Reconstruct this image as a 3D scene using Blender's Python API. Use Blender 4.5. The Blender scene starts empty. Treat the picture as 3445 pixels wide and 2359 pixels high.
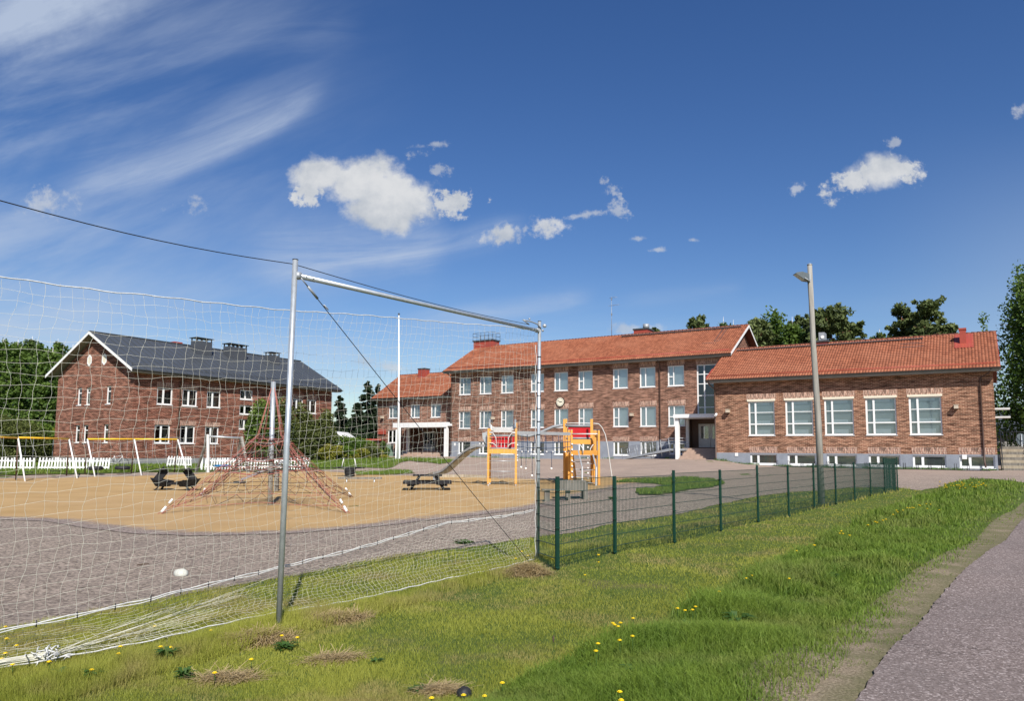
import bpy, math, random
import numpy as np
from mathutils import Vector, Matrix
from mathutils.geometry import delaunay_2d_cdt
random.seed(7); rng = np.random.default_rng(7)
R_ = math.radians
sc = bpy.context.scene
col = sc.collection

# ---------------------------------------------------------------- camera
FPX, PPY, W0, H0 = 2466.0, 1275.2, 3445.0, 2359.0
PIT, ROL, EYE = 0.095949, 0.0063806, 1.85
cp, sp, cr, sr = math.cos(PIT), math.sin(PIT), math.cos(ROL), math.sin(ROL)
CF = np.array([0, cp, sp]); CR = np.array([cr, -sr*sp, sr*cp]); CU = np.array([-sr, -cr*sp, cr*cp])
cam_d = bpy.data.cameras.new('camera'); cam = bpy.data.objects.new('camera', cam_d); col.objects.link(cam)
cam_d.sensor_width = 36.0; cam_d.lens = FPX/W0*36.0; cam_d.shift_y = (PPY-H0/2)/W0
cam_d.clip_start = 0.05; cam_d.clip_end = 5000
cam.matrix_world = Matrix(((CR[0], CU[0], -CF[0], 0), (CR[1], CU[1], -CF[1], 0), (CR[2], CU[2], -CF[2], EYE), (0, 0, 0, 1)))
sc.camera = cam

# ---------------------------------------------------------------- light
SUN_EL, SUN_AZ = 42.9, 13.1          # azimuth: degrees right of straight behind the camera
sx, sy = math.sin(R_(SUN_AZ)), -math.cos(R_(SUN_AZ))
S = Vector((sx*math.cos(R_(SUN_EL)), sy*math.cos(R_(SUN_EL)), math.sin(R_(SUN_EL))))
sl = bpy.data.lights.new('sun', 'SUN'); sl.energy = 5.0; sl.angle = R_(0.5); sl.color = (1.0, 0.955, 0.89)
so = bpy.data.objects.new('sun', sl); col.objects.link(so)
so.rotation_euler = S.to_track_quat('Z', 'Y').to_euler(); so.location = (0, 0, 60)
sc.view_settings.view_transform = 'Standard'; sc.view_settings.look = 'None'
sc.view_settings.exposure = 0.34; sc.view_settings.gamma = 1.0
sc.cycles.max_bounces = 6; sc.cycles.transparent_max_bounces = 24
sc.cycles.diffuse_bounces = 3; sc.cycles.use_denoising = True

wd = bpy.data.worlds.new('World'); sc.world = wd; wd.use_nodes = True
wt = wd.node_tree; wt.nodes.clear()

class G:
    """tiny node-graph helper"""
    def __init__(s, tree): s.t = tree
    def n(s, typ, ins=None, **kw):
        nd = s.t.nodes.new(typ)
        for k, v in kw.items(): setattr(nd, k, v)
        for k, v in (ins or {}).items():
            if isinstance(v, bpy.types.NodeSocket): s.t.links.new(v, nd.inputs[k])
            else: nd.inputs[k].default_value = v
        return nd
    def m(s, op, a, b=0.0, c=0.0, clamp=False):
        nd = s.n('ShaderNodeMath', {0: a, 1: b, 2: c}, operation=op); nd.use_clamp = clamp
        return nd.outputs[0]
    def mix(s, f, a, b, blend='MIX'):
        nd = s.n('ShaderNodeMix', {0: f, 6: a, 7: b}, data_type='RGBA', blend_type=blend)
        return nd.outputs[2]
    def mr(s, v, a, b, c=0.0, d=1.0, smooth=True):
        nd = s.n('ShaderNodeMapRange', {0: v, 1: a, 2: b, 3: c, 4: d})
        nd.interpolation_type = 'SMOOTHSTEP' if smooth else 'LINEAR'
        return nd.outputs[0]
    def noise(s, vec, scale, detail=4.0, rough=0.55, dist=0.0):
        nd = s.n('ShaderNodeTexNoise', {'Vector': vec, 'Scale': scale, 'Detail': detail, 'Roughness': rough, 'Distortion': dist})
        return nd.outputs[0]
    def xyz(s, x, y, z=0.0): return s.n('ShaderNodeCombineXYZ', {0: x, 1: y, 2: z}).outputs[0]

def build_sky():
    g = G(wt)
    sky = g.n('ShaderNodeTexSky', sky_type='NISHITA'); sky.sun_disc = False
    sky.sun_elevation = R_(SUN_EL); sky.sun_rotation = math.atan2(S.x, S.y)
    sky.altitude = 100; sky.air_density = 1.0; sky.dust_density = 0.35; sky.ozone_density = 2.6
    hs = g.n('ShaderNodeHueSaturation', {'Hue': 0.512, 'Saturation': 1.26, 'Value': 1.34, 'Color': sky.outputs[0]}).outputs[0]
    tc = g.n('ShaderNodeTexCoord').outputs['Generated']
    sep = g.n('ShaderNodeSeparateXYZ', {0: tc})
    X, Y, Z = sep.outputs
    yy = g.m('MAXIMUM', Y, 0.05)
    U = g.m('DIVIDE', X, yy); V = g.m('DIVIDE', Z, yy)        # sky plane ahead of north (world +Y)
    vis = g.mr(Y, 0.1, 0.3)
    P = g.xyz(U, V)
    # warp used to fray every cloud edge
    w1 = g.noise(P, 9.0, 6.0, 0.62); w2 = g.noise(g.xyz(V, U, 3.7), 9.0, 6.0, 0.62)
    w3 = g.noise(P, 34.0, 5.0, 0.6)
    w4 = g.noise(P, 70.0, 5.0, 0.62); w5 = g.noise(g.xyz(V, U, 1.7), 26.0, 6.0, 0.65)
    def blob(cx, cy, rx, ry, ang, warp=0.9):
        a = R_(ang); c, s = math.cos(a), math.sin(a)
        du = g.m('SUBTRACT', U, cx); dv = g.m('SUBTRACT', V, cy)
        x = g.m('ADD', g.m('MULTIPLY', du, c/rx), g.m('MULTIPLY', dv, s/rx))
        y = g.m('ADD', g.m('MULTIPLY', du, -s/ry), g.m('MULTIPLY', dv, c/ry))
        d = g.m('SQRT', g.m('ADD', g.m('MULTIPLY', x, x), g.m('MULTIPLY', y, y)))
        f = g.m('SUBTRACT', 1.0, d)
        if rx > .045:
            f = g.m('ADD', f, g.m('MULTIPLY', g.m('SUBTRACT', w1, 0.5), warp*1.5))
            f = g.m('ADD', f, g.m('MULTIPLY', g.m('SUBTRACT', w3, 0.5), warp*1.1))
        else:
            f = g.m('ADD', f, g.m('MULTIPLY', g.m('SUBTRACT', w5, 0.5), warp*3.2))
            f = g.m('ADD', f, g.m('MULTIPLY', g.m('SUBTRACT', w4, 0.5), warp*2.2))
        return f
    def mx(l):
        r = l[0]
        for q in l[1:]: r = g.m('SMOOTH_MAX', r, q, 0.12)
        return r
    def uv(px, py):
        d = CF + CR*(px-W0/2)/FPX - CU*(py-PPY)/FPX
        return d[0]/d[1], d[2]/d[1]
    def cl(px, py, rx, ry, ang, warp=0.9):
        u, v = uv(px, py); k = 1.05/FPX
        return blob(u, v, rx*k, ry*k, ang, warp)
    cum = mx([cl(1080, 590, 135, 80, 5), cl(1200, 610, 150, 90, 15), cl(1310, 665, 190, 105, -12), cl(1270, 715, 150, 75, -10), cl(1500, 680, 100, 55, 20), cl(1030, 660, 60, 50, 40)])
    cum2 = mx([cl(2960, 575, 140, 70, 10), cl(2880, 610, 100, 52, 25), cl(3030, 570, 85, 52, -5)])
    cum3 = mx([cl(1830, 765, 100, 40, 5), cl(1700, 785, 70, 36, 12)])
    cum4 = mx([cl(2060, 655, 70, 30, -70, 1.5), cl(1960, 725, 90, 15, 10, 1.2), cl(1445, 487, 80, 13, 6, 1.0), cl(1405, 520, 60, 22, 20, 1.3), cl(1480, 575, 40, 26, 0, 1.3), cl(2138, 803, 42, 12, 5, 1.0), cl(2210, 840, 30, 10, 5, 1.0), cl(3435, 375, 40, 30, 40, 1.0), cl(2680, 635, 40, 22, 30, 1.2), cl(3010, 480, 28, 18, 20, 1.2), cl(2330, 808, 22, 9, 0)])
    cum5 = mx([cl(160, 690, 95, 60, 0, 1.0), cl(650, 690, 60, 35, 0, 1.0), cl(1230, 1215, 60, 26, 0, .9), cl(1310, 1235, 90, 16, -5, .9), cl(2100, 1108, 60, 24, 5, 1.0), cl(2180, 1112, 70, 16, 5, 1.0)])
    a1 = g.mr(cum, 0.0, 0.50); a2 = g.mr(cum2, 0.0, 0.70); a3 = g.m('MULTIPLY', g.mr(cum3, 0.0, 0.9), .92)
    a4 = g.m('MULTIPLY', g.mr(cum4, 0.05, 1.0), .60); a5 = g.m('MULTIPLY', g.mr(cum5, 0.0, 1.1), .6)
    alpha = g.m('MAXIMUM', g.m('MAXIMUM', a1, a2), g.m('MAXIMUM', g.m('MAXIMUM', a3, a4), a5))
    # cirrus: bright plume arcs, drawn as thin curved bands with fibrous noise along them
    def band(pts, wd_, gain):
        """pts: 3 pixel points; parabola v = a u^2+b u+c with distance fade"""
        q = [uv(*p) for p in pts]
        A = np.array([[u*u, u, 1] for u, v in q]); a, b, c = np.linalg.solve(A, [v for u, v in q])
        cur = g.m('ADD', g.m('MULTIPLY', g.m('MULTIPLY', U, U), a), g.m('ADD', g.m('MULTIPLY', U, b), c))
        dv = g.m('SUBTRACT', V, cur)
        fib = g.noise(g.xyz(g.m('MULTIPLY', U, 5.0), g.m('MULTIPLY', dv, 42.0), pts[0][0]*.01), 1.0, 6.0, 0.65, 0.6)
        dn = g.m('ADD', g.m('DIVIDE', dv, wd_), g.m('MULTIPLY', g.m('SUBTRACT', w1, .5), 1.3))
        body = g.m('POWER', 2.718, g.m('MULTIPLY', g.m('MULTIPLY', dn, dn), -1.0))
        u0, u1 = min(q[0][0], q[2][0]), max(q[0][0], q[2][0]); e = (u1-u0)*.22
        ends = g.m('MULTIPLY', g.mr(U, u0-e*.5, u0+e), g.mr(U, u1+e*.25, u1-e*.55))
        return g.m('MULTIPLY', g.m('MULTIPLY', g.m('MULTIPLY', body, ends), g.mr(fib, .25, .75, .25, 1)), gain)
    bs = [band([(220, 630), (700, 520), (1060, 330)], .016, .42), band([(200, 590), (650, 470), (1100, 300)], .034, .25),
          band([(880, 915), (1350, 850), (1760, 765)], .017, .50), band([(820, 860), (1200, 840), (1500, 800)], .045, .42),
          band([(1350, 1085), (1700, 1045), (1990, 1000)], .013, .36), band([(2100, 1010), (2300, 990), (2500, 970)], .010, .12),
          band([(300, 250), (700, 150), (1200, 110)], .03, .13)]
    ci = bs[0]
    for b_ in bs[1:]: ci = g.m('ADD', ci, b_)
    # thin veil, thicker low on the left and upper left
    gu, gv = uv(0, 760)
    du = g.m('SUBTRACT', U, uv(0, 0)[0])
    vl = g.m('MULTIPLY', g.mr(U, uv(1500, 0)[0], uv(-100, 0)[0]), g.mr(g.noise(g.xyz(g.m('MULTIPLY', U, 1.3), g.m('ADD', g.m('MULTIPLY', V, 4.2), g.m('MULTIPLY', U, -1.4))), 1.6, 6, .6, .3), .36, .72))
    veil = g.m('MULTIPLY', vl, .62)
    low = g.m('MULTIPLY', g.mr(V, .26, .06), g.m('MULTIPLY', g.mr(g.noise(g.xyz(g.m('MULTIPLY', U, 1.2), g.m('MULTIPLY', V, 7.0), 5.0), 2.0, 5, .6), .35, .75), g.mr(U, .35, -.4, .25, .75)))
    corner = g.m('MULTIPLY', g.mr(cl(30, 60, 560, 190, 10, .35), 0, 1.0), .60)
    rv = g.m('MULTIPLY', g.m('MULTIPLY', g.mr(U, .45, .8), g.mr(V, .5, .2)), .22)
    allci = g.m('MINIMUM', g.m('ADD', g.m('ADD', g.m('ADD', ci, veil), low), g.m('ADD', corner, rv)), .82)
    # cloud body shading: lit tops, greyer thick bases
    shade = g.mr(g.noise(g.xyz(U, g.m('MULTIPLY', V, 1.0), 2.0), 15.0, 5.0, .6), .3, .72)
    ccol = g.mix(shade, (6.3, 6.8, 7.5, 1), (9.6, 9.7, 9.8, 1))
    c1 = g.mix(g.m('MULTIPLY', allci, vis), hs, (6.6, 7.7, 9.6, 1))
    c2 = g.mix(g.m('MULTIPLY', g.m('MULTIPLY', alpha, .95), vis), c1, ccol)
    bg = g.n('ShaderNodeBackground', {'Color': c2, 'Strength': 0.062})
    out = g.n('ShaderNodeOutputWorld', {0: bg.outputs[0]})
build_sky()

# ---------------------------------------------------------------- geometry of the site
def ray(x, y): return CF + CR*(x-W0/2)/FPX - CU*(y-PPY)/FPX
def at(x, y, Y):
    d = ray(x, y); return Vector(np.array([0, 0, EYE]) + d*Y/d[1])
ANCH = np.array([(0,0,.15),(0,5,0),(-2.3,7.6,0),(.44,12.2,.0),(1.84,13.2,.02),(6.1,18.3,.06),(11.2,24.9,.13),(16.4,31.4,.2),(19,34,.27),(-5,4,0),(-8,2,0),(2,9,.02),(6,14.5,.05),(11,21.5,.12),(15,27,.2),
 (2.7,5,.2),(7.5,11.5,.21),(12.8,18.2,.23),(22,30,.36),(33,42,.45),(8,5,.22),(20,16,.25),(35,30,.35),(1.5,2,.15),(5,0,.2),(60,50,.5),
 (-3.2,9.6,-.12),(-1.6,12.6,-.18),(-.6,14.5,-.22),(1.0,17,-.2),(4.3,21,-.12),(9,27,.02),(13,33,.12),
 (-8,20,-.2),(-15,30,-.2),(-6,12,-.18),(-12,15,-.2),(0,25,-.2),(-5,35,-.2),(-25,35,-.2),(5,35,-.05),(-10,44,-.2),(-28,44,-.15),(0,42,-.15),(-18,46,-.18),(-8,27,-.2),
 (-29.5,57,.33),(-20,56,.1),(-12,58,.15),(-18,75,.4),(-39,62,.3),(-50,60,.2),(-30,50,.05),(-45,50,0),
 (-6.7,80,1.0),(-2,76.5,.95),(4,73,.92),(9,69.5,1.0),(13.5,66.5,1.08),(16.6,60,1.12),(16.2,59.2,1.08),(14,62,1.08),(18.7,58.6,.74),(20.8,57.3,.66),(25,54.6,.62),(29,52,.62),(32.8,49.7,.62),(18.2,56.8,.72),(20.5,54.6,.62),(26,50.5,.58),(31,47,.55),(16.9,57.5,.92),(38,47,.62),(-13,86,.95),(-18,88,.95),
 (-10,70,.72),(0,62,.55),(8,56,.6),(17,50,.6),(26,44,.5),(3,50,.15),(12,44,.3),(-8,53,.05)], float)
def gz(x, y):
    x = np.asarray(x, float); y = np.asarray(y, float)
    sh = x.shape; X = x.reshape(-1, 1); Y = y.reshape(-1, 1); out = np.zeros(X.shape[0])
    for i in range(0, len(X), 20000):
        d2 = (X[i:i+20000]-ANCH[:, 0])**2 + (Y[i:i+20000]-ANCH[:, 1])**2
        w = 1/(d2+1.2)**2.2; out[i:i+20000] = (w@ANCH[:, 2])/w.sum(1)
    far = np.clip((np.hypot(X[:, 0], Y[:, 0]-40)-75)/80, 0, 1)
    out = out*(1-far)+.6*far
    return out.reshape(sh)
def g1(x, y): return float(gz(np.array([x]), np.array([y]))[0])
def gnd(px, py):
    d = ray(px, py); z = 0.0
    for _ in range(40):
        t = (z-EYE)/d[2] if d[2] < -1e-4 else 200
        t = min(t, 400)
        z = .5*z+.5*g1(d[0]*t, d[1]*t)
    t = min((z-EYE)/d[2], 400) if d[2] < -1e-4 else 200
    return (d[0]*t, d[1]*t)

# ---------------------------------------------------------------- object helpers
def tag(o, label=None, cat=None, group=None, kind=None):
    if label: o['label'] = label
    if cat: o['category'] = cat
    if group: o['group'] = group
    if kind: o['kind'] = kind
    return o
def empty(name, loc=(0, 0, 0), rz=0, label=None, cat=None, group=None):
    o = bpy.data.objects.new(name, None); col.objects.link(o); o.location = loc; o.rotation_euler = (0, 0, rz)
    o.empty_display_size = .2
    return tag(o, label, cat, group)
def kids(o): return [c for c in KIDS.get(o.name, [])]
KIDS = {}
def adopt(c, p):
    c.parent = p; KIDS.setdefault(p.name, []).append(c)
def copy_tree(o, parent=None):
    c = o.copy(); col.objects.link(c)
    if parent: adopt(c, parent)
    for ch in list(KIDS.get(o.name, [])): copy_tree(ch, c)
    return c
class MB:
    def __init__(s): s.v = []; s.f = []; s.mi = []; s.sm = []
    def poly(s, pts, mi=0, sm=False):
        b = len(s.v); s.v += [tuple(p) for p in pts]; s.f.append(tuple(range(b, b+len(pts)))); s.mi.append(mi); s.sm.append(sm)
    def box(s, x0, x1, y0, y1, z0, z1, mi=0):
        b = len(s.v)
        s.v += [(x0,y0,z0),(x1,y0,z0),(x1,y1,z0),(x0,y1,z0),(x0,y0,z1),(x1,y0,z1),(x1,y1,z1),(x0,y1,z1)]
        for q in ((0,3,2,1),(4,5,6,7),(0,1,5,4),(1,2,6,5),(2,3,7,6),(3,0,4,7)): s.f.append(tuple(b+i for i in q)); s.mi.append(mi); s.sm.append(False)
        return s
    def bar(s, p, q, w, h=None, up=(0, 0, 1), mi=0):
        h = h or w; p = Vector(p); q = Vector(q); d = (q-p).normalized(); u = Vector(up)
        if abs(d.dot(u)) > .98: u = Vector((0, 1, 0))
        a = d.cross(u).normalized()*w/2; b_ = a.cross(d).normalized()*h/2
        b = len(s.v)
        for c in (p, q): s.v += [tuple(c-a-b_), tuple(c+a-b_), tuple(c+a+b_), tuple(c-a+b_)]
        for k in ((3,2,1,0),(4,5,6,7),(0,1,5,4),(1,2,6,5),(2,3,7,6),(3,0,4,7)): s.f.append(tuple(b+i for i in k)); s.mi.append(mi); s.sm.append(False)
        return s
    def tube(s, pts, r, n=8, cap=True, mi=0, sm=True):
        pts = [Vector(p) for p in pts]; N = len(pts); rr = r if hasattr(r, '__len__') else [r]*N
        b = len(s.v); pa = None
        for i, p in enumerate(pts):
            d = (pts[min(i+1, N-1)]-pts[max(i-1, 0)])
            if d.length < 1e-9: d = Vector((0, 0, 1))
            d.normalize()
            if pa is None:
                u = Vector((0, 0, 1)) if abs(d.z) < .9 else Vector((1, 0, 0)); a = d.cross(u).normalized()
            else:
                a = (pa-d*pa.dot(d));  a = a.normalized() if a.length > 1e-6 else d.orthogonal().normalized()
            pa = a; c = d.cross(a)
            for k in range(n):
                t = 2*math.pi*k/n; s.v.append(tuple(p+(a*math.cos(t)+c*math.sin(t))*rr[i]))
        for i in range(N-1):
            for k in range(n):
                k2 = (k+1) % n
                s.f.append((b+i*n+k, b+i*n+k2, b+(i+1)*n+k2, b+(i+1)*n+k)); s.mi.append(mi); s.sm.append(sm)
        if cap:
            s.f.append(tuple(b+k for k in reversed(range(n)))); s.mi.append(mi); s.sm.append(False)
            s.f.append(tuple(b+(N-1)*n+k for k in range(n))); s.mi.append(mi); s.sm.append(False)
        return s
    def sphere(s, c, rx, ry=None, rz=None, nu=10, nv=6, mi=0, jit=0):
        ry = ry or rx; rz = rz or rx; b = len(s.v)
        for j in range(nv+1):
            for i in range(nu):
                th = math.pi*j/nv; ph = 2*math.pi*i/nu; k = 1+random.uniform(-jit, jit)
                s.v.append((c[0]+rx*k*math.sin(th)*math.cos(ph), c[1]+ry*k*math.sin(th)*math.sin(ph), c[2]+rz*k*math.cos(th)))
        for j in range(nv):
            for i in range(nu):
                i2 = (i+1) % nu
                s.f.append((b+j*nu+i, b+(j+1)*nu+i, b+(j+1)*nu+i2, b+j*nu+i2)); s.mi.append(mi); s.sm.append(True)
        return s
    def build(s, name, mat, parent=None, loc=None):
        me = bpy.data.meshes.new(name); me.from_pydata(s.v, [], s.f)
        for m in (mat if isinstance(mat, (list, tuple)) else [mat]): me.materials.append(m)
        me.polygons.foreach_set('material_index', s.mi); me.polygons.foreach_set('use_smooth', s.sm)
        me.update()
        o = bpy.data.objects.new(name, me); col.objects.link(o)
        if parent: adopt(o, parent)
        if loc: o.location = loc
        return o
def np_mesh(name, V, F, mat, parent=None, attr=None, smooth=False, n=None):
    """fast mesh from arrays; F is (k,3) or (k,4)"""
    me = bpy.data.meshes.new(name); V = np.ascontiguousarray(V, np.float32); F = np.ascontiguousarray(F, np.int32)
    me.vertices.add(len(V)); me.vertices.foreach_set('co', V.ravel())
    me.loops.add(F.size); me.loops.foreach_set('vertex_index', F.ravel())
    me.polygons.add(len(F)); me.polygons.foreach_set('loop_start', np.arange(0, F.size, F.shape[1], dtype=np.int32))
    me.polygons.foreach_set('loop_total', np.full(len(F), F.shape[1], np.int32))
    if smooth: me.polygons.foreach_set('use_smooth', np.ones(len(F), bool))
    if attr is not None:
        a = me.attributes.new('v', 'FLOAT', 'POINT'); a.data.foreach_set('value', np.ascontiguousarray(attr, np.float32))
    me.materials.append(mat); me.update(); me.validate()
    o = bpy.data.objects.new(name, me); col.objects.link(o)
    if parent: adopt(o, parent)
    return o

# ---------------------------------------------------------------- materials
def new_mat(name):
    m = bpy.data.materials.new(name); m.use_nodes = True; m.node_tree.nodes.clear(); return m, G(m.node_tree)
def fin(g, colr, rough=.8, bump=None, bstr=.3, bdist=.02, metal=0, spec=.4, **kw):
    ins = {'Base Color': colr, 'Roughness': rough, 'Metallic': metal, 'Specular IOR Level': spec}
    if bump is not None: ins['Normal'] = g.n('ShaderNodeBump', {'Strength': bstr, 'Distance': bdist, 'Height': bump}).outputs[0]
    b = g.n('ShaderNodeBsdfPrincipled', ins)
    g.n('ShaderNodeOutputMaterial', {0: b.outputs[0]}); return b
def c4(c): return (c[0], c[1], c[2], 1)
def plain(name, c, rough=.6, var=.12, scale=3.0, metal=0, spec=.4, bump=0.0):
    m, g = new_mat(name); P = g.n('ShaderNodeTexCoord').outputs['Object']
    n = g.noise(P, scale, 5, .6); n2 = g.noise(P, scale*9, 3, .6)
    f = g.m('ADD', g.m('MULTIPLY', n, .65), g.m('MULTIPLY', n2, .35))
    cc = g.mix(g.mr(f, .3, .7), c4([x*(1-var) for x in c]), c4([min(1, x*(1+var)) for x in c]))
    fin(g, cc, rough, n2 if bump else None, bump, .01, metal, spec); return m
def brick(name, ca, cb, cm, soldier=False, bw=.30, bh=.10):
    m, g = new_mat(name); P = g.n('ShaderNodeTexCoord').outputs['Object']
    sep = g.n('ShaderNodeSeparateXYZ', {0: P}); u = g.m('ADD', sep.outputs[0], sep.outputs[1]); z = sep.outputs[2]
    vec = g.xyz(z, u) if soldier else g.xyz(u, z)
    br = g.n('ShaderNodeTexBrick', {'Vector': vec, 'Color1': c4(ca), 'Color2': c4(cb), 'Mortar': c4(cm), 'Scale': 1.0, 'Mortar Size': .016, 'Mortar Smooth': .3, 'Bias': -.1, 'Brick Width': .34 if soldier else bw, 'Row Height': .085 if soldier else bh})
    st = g.noise(g.xyz(g.m('MULTIPLY', u, 1.3), g.m('MULTIPLY', z, 8.0)) if not soldier else g.xyz(g.m('MULTIPLY', u, 12), g.m('MULTIPLY', z, 2)), 1.0, 4, .7)
    st2 = g.noise(g.xyz(g.m('MULTIPLY', u, .8), g.m('MULTIPLY', z, 5.0), 3.0), 1.0, 4, .6)
    big = g.noise(g.xyz(u, z, 9.0), .35, 4, .6)
    k = g.m('ADD', g.mr(st, .38, .62, .50, 1.50), g.m('ADD', g.mr(big, .3, .7, -.10, .10), g.mr(st2, .3, .7, -.12, .12)))
    kk = g.xyz(k, k, k)
    c = g.mix(1.0, br.outputs[0], kk, 'MULTIPLY')
    c = g.mix(g.mr(st2, .58, .75, 0, .30), c, c4([min(1, q*1.15+.04) for q in cm]))
    fin(g, c, .9, g.m('ADD', br.outputs[1], g.m('MULTIPLY', st, -.6)), .55, .02, spec=.2); return m
def wood(name, ca, cb, sc_=1.0):
    m, g = new_mat(name); P = g.n('ShaderNodeTexCoord').outputs['Object']
    mp = g.n('ShaderNodeMapping', {0: P, 3: (14*sc_, 14*sc_, .9*sc_)}).outputs[0]
    n = g.noise(mp, 1.0, 6, .7, .4)
    c = g.mix(g.mr(n, .3, .7), c4(ca), c4(cb)); fin(g, c, .85, n, .5, .01, spec=.2); return m
M = {}
M['brickA'] = brick('brick_red', (.105,.030,.020), (.215,.078,.050), (.33,.19,.135))
M['brickM'] = brick('brick_brown', (.110,.044,.029), (.225,.105,.070), (.34,.215,.155))
M['brickW'] = brick('brick_tan', (.135,.052,.031), (.27,.130,.080), (.38,.24,.16))
M['sold'] = brick('brick_soldier', (.25,.12,.09), (.33,.17,.12), (.52,.40,.31), True)
M['plinthM'] = plain('plinth_blue_grey', (.24,.262,.30), .85, .14, 1.5, bump=.2)
M['plinthA'] = plain('plinth_grey', (.23,.235,.235), .9, .16, 1.5, bump=.2)
M['white'] = plain('white_paint', (.80,.80,.78), .45, .05, 2)
M['whitewood'] = plain('white_board_paint', (.82,.82,.80), .6, .06, 6)
M['dwhite'] = plain('dull_white_paint', (.62,.62,.60), .6, .1, 2)
M['cream'] = plain('cream_lintel', (.72,.66,.52), .6, .06, 2)
M['gutter'] = plain('dark_gutter', (.055,.06,.062), .4, .15, 2)
M['soffit'] = plain('grey_soffit', (.30,.29,.27), .7, .1, 2)
M['brown'] = plain('brown_pipe', (.10,.058,.043), .4, .15, 2)
M['redmetal'] = plain('red_sheet_metal', (.33,.062,.040), .45, .12, 1.0)
M['darkroof'] = plain('graphite_sheet_metal', (.062,.069,.078), .42, .12, .7, spec=.5)
M['galv'] = plain('galvanised_steel', (.47,.50,.52), .42, .14, 14, metal=.55, spec=.5)
M['galv2'] = plain('dull_steel', (.34,.36,.38), .5, .14, 6, metal=.4)
M['green'] = plain('green_powder_coat', (.006,.040,.027), .4, .15, 4)
M['black'] = plain('black_rubber', (.02,.02,.021), .6, .2, 5)
M['blackwood'] = wood('black_stained_wood', (.010,.010,.011), (.035,.034,.036))
M['greywood'] = wood('weathered_wood', (.21,.195,.17), (.36,.34,.30), .8)
M['benchwood'] = wood('old_bench_wood', (.13,.12,.10), (.25,.23,.20), .8)
M['edgewood'] = wood('pale_timber', (.30,.25,.18), (.44,.38,.28), .5)
M['orange'] = plain('orange_plastic', (.70,.33,.065), .45, .10, 3)
M['red'] = plain('red_panel', (.45,.008,.012), .4, .12, 3)
M['slide'] = plain('slide_steel', (.40,.41,.42), .35, .06, 2, metal=.3)
M['greyp'] = plain('grey_plastic', (.25,.26,.27), .45, .1, 3)
M['yellow'] = plain('yellow_paint', (.80,.48,.03), .45, .15, 2)
M['rope'] = plain('pink_rope', (.34,.12,.095), .8, .25, 3)
M['ropedark'] = plain('dark_rope', (.05,.03,.03), .8, .3, 3)
M['bluerope'] = plain('blue_rope', (.03,.06,.12), .8, .2, 3)
M['netc'] = plain('cream_net_cord', (.70,.68,.57), .8, .1, 6)
M['netrope'] = plain('white_net_rope', (.55,.55,.53), .85, .25, 22)
M['cable'] = plain('dark_cable', (.02,.021,.025), .5, .1, 6)
M['blueplas'] = plain('blue_plastic', (.01,.13,.32), .4, .1, 3)
M['stone'] = plain('pale_stone', (.50,.50,.44), .85, .2, 8, bump=.4)
M['pinkstone'] = plain('pink_granite', (.40,.29,.225), .8, .14, 3)
M['brownstone'] = plain('brown_slab', (.14,.095,.075), .8, .12, 1)
M['bark'] = wood('brown_bark', (.06,.042,.03), (.16,.11,.08), .3)
M['pinebark'] = wood('orange_bark', (.14,.07,.04), (.28,.15,.09), .3)
M['greenbin'] = plain('pale_green_box', (.17,.26,.20), .6, .1, 2)
M['clockface'] = plain('clock_face', (.75,.71,.56), .5, .04, 4)
M['bulb'] = plain('grey_lamp_head', (.10,.12,.13), .4, .15, 8)
M['beige'] = plain('beige_lamp_cover', (.55,.47,.36), .5, .1, 3)
def birchbark():
    m, g = new_mat('birch_bark'); P = g.n('ShaderNodeTexCoord').outputs['Object']
    mp = g.n('ShaderNodeMapping', {0: P, 3: (1.5, 1.5, 7)}).outputs[0]; n = g.noise(mp, 1, 4, .7)
    fin(g, g.mix(g.mr(n, .56, .62), (.62,.60,.56,1), (.04,.035,.03,1)), .8); return m
M['birch'] = birchbark()
def glass(name, tint, refl):
    m, g = new_mat(name)
    tr = g.n('ShaderNodeBsdfTransparent', {0: c4(tint)}).outputs[0]
    P = g.n('ShaderNodeTexCoord').outputs['Object']
    nb = g.n('ShaderNodeBump', {'Strength': .04, 'Distance': .05, 'Height': g.noise(P, 1.3, 2, .5)}).outputs[0]
    gl = g.n('ShaderNodeBsdfGlossy', {'Color': (1,1,1,1), 'Roughness': .03, 'Normal': nb}).outputs[0]
    lw = g.n('ShaderNodeLayerWeight', {'Blend': .35}).outputs['Fresnel']
    f = g.m('ADD', g.m('MULTIPLY', lw, .75), refl, clamp=True)
    mx = g.n('ShaderNodeMixShader', {0: f, 1: tr, 2: gl}).outputs[0]
    g.n('ShaderNodeOutputMaterial', {0: mx}); return m
M['glass'] = glass('window_glass', (.80,.88,.90), .10)
M['glassD'] = glass('dark_window_glass', (.5,.55,.58), .06)
M['blind'] = plain('window_blind', (.80,.85,.85), .8, .05, 1)
M['blind2'] = plain('shaded_blind', (.50,.56,.56), .8, .06, 1)
M['mesh'] = plain('basement_screen', (.27,.26,.22), .8, .12, 8)
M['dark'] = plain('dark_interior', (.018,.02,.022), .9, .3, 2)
def curtain():
    m, g = new_mat('curtain_cloth'); P = g.n('ShaderNodeTexCoord').outputs['Object']
    sep = g.n('ShaderNodeSeparateXYZ', {0: P})
    w = g.noise(g.xyz(g.m('MULTIPLY', sep.outputs[0], 16.0), g.m('MULTIPLY', sep.outputs[2], .5)), 1.0, 3, .6)
    fin(g, g.mix(g.mr(w, .35, .65), (.05,.045,.035,1), (.30,.27,.21,1)), .9); return m
M['curtain'] = curtain()
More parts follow.
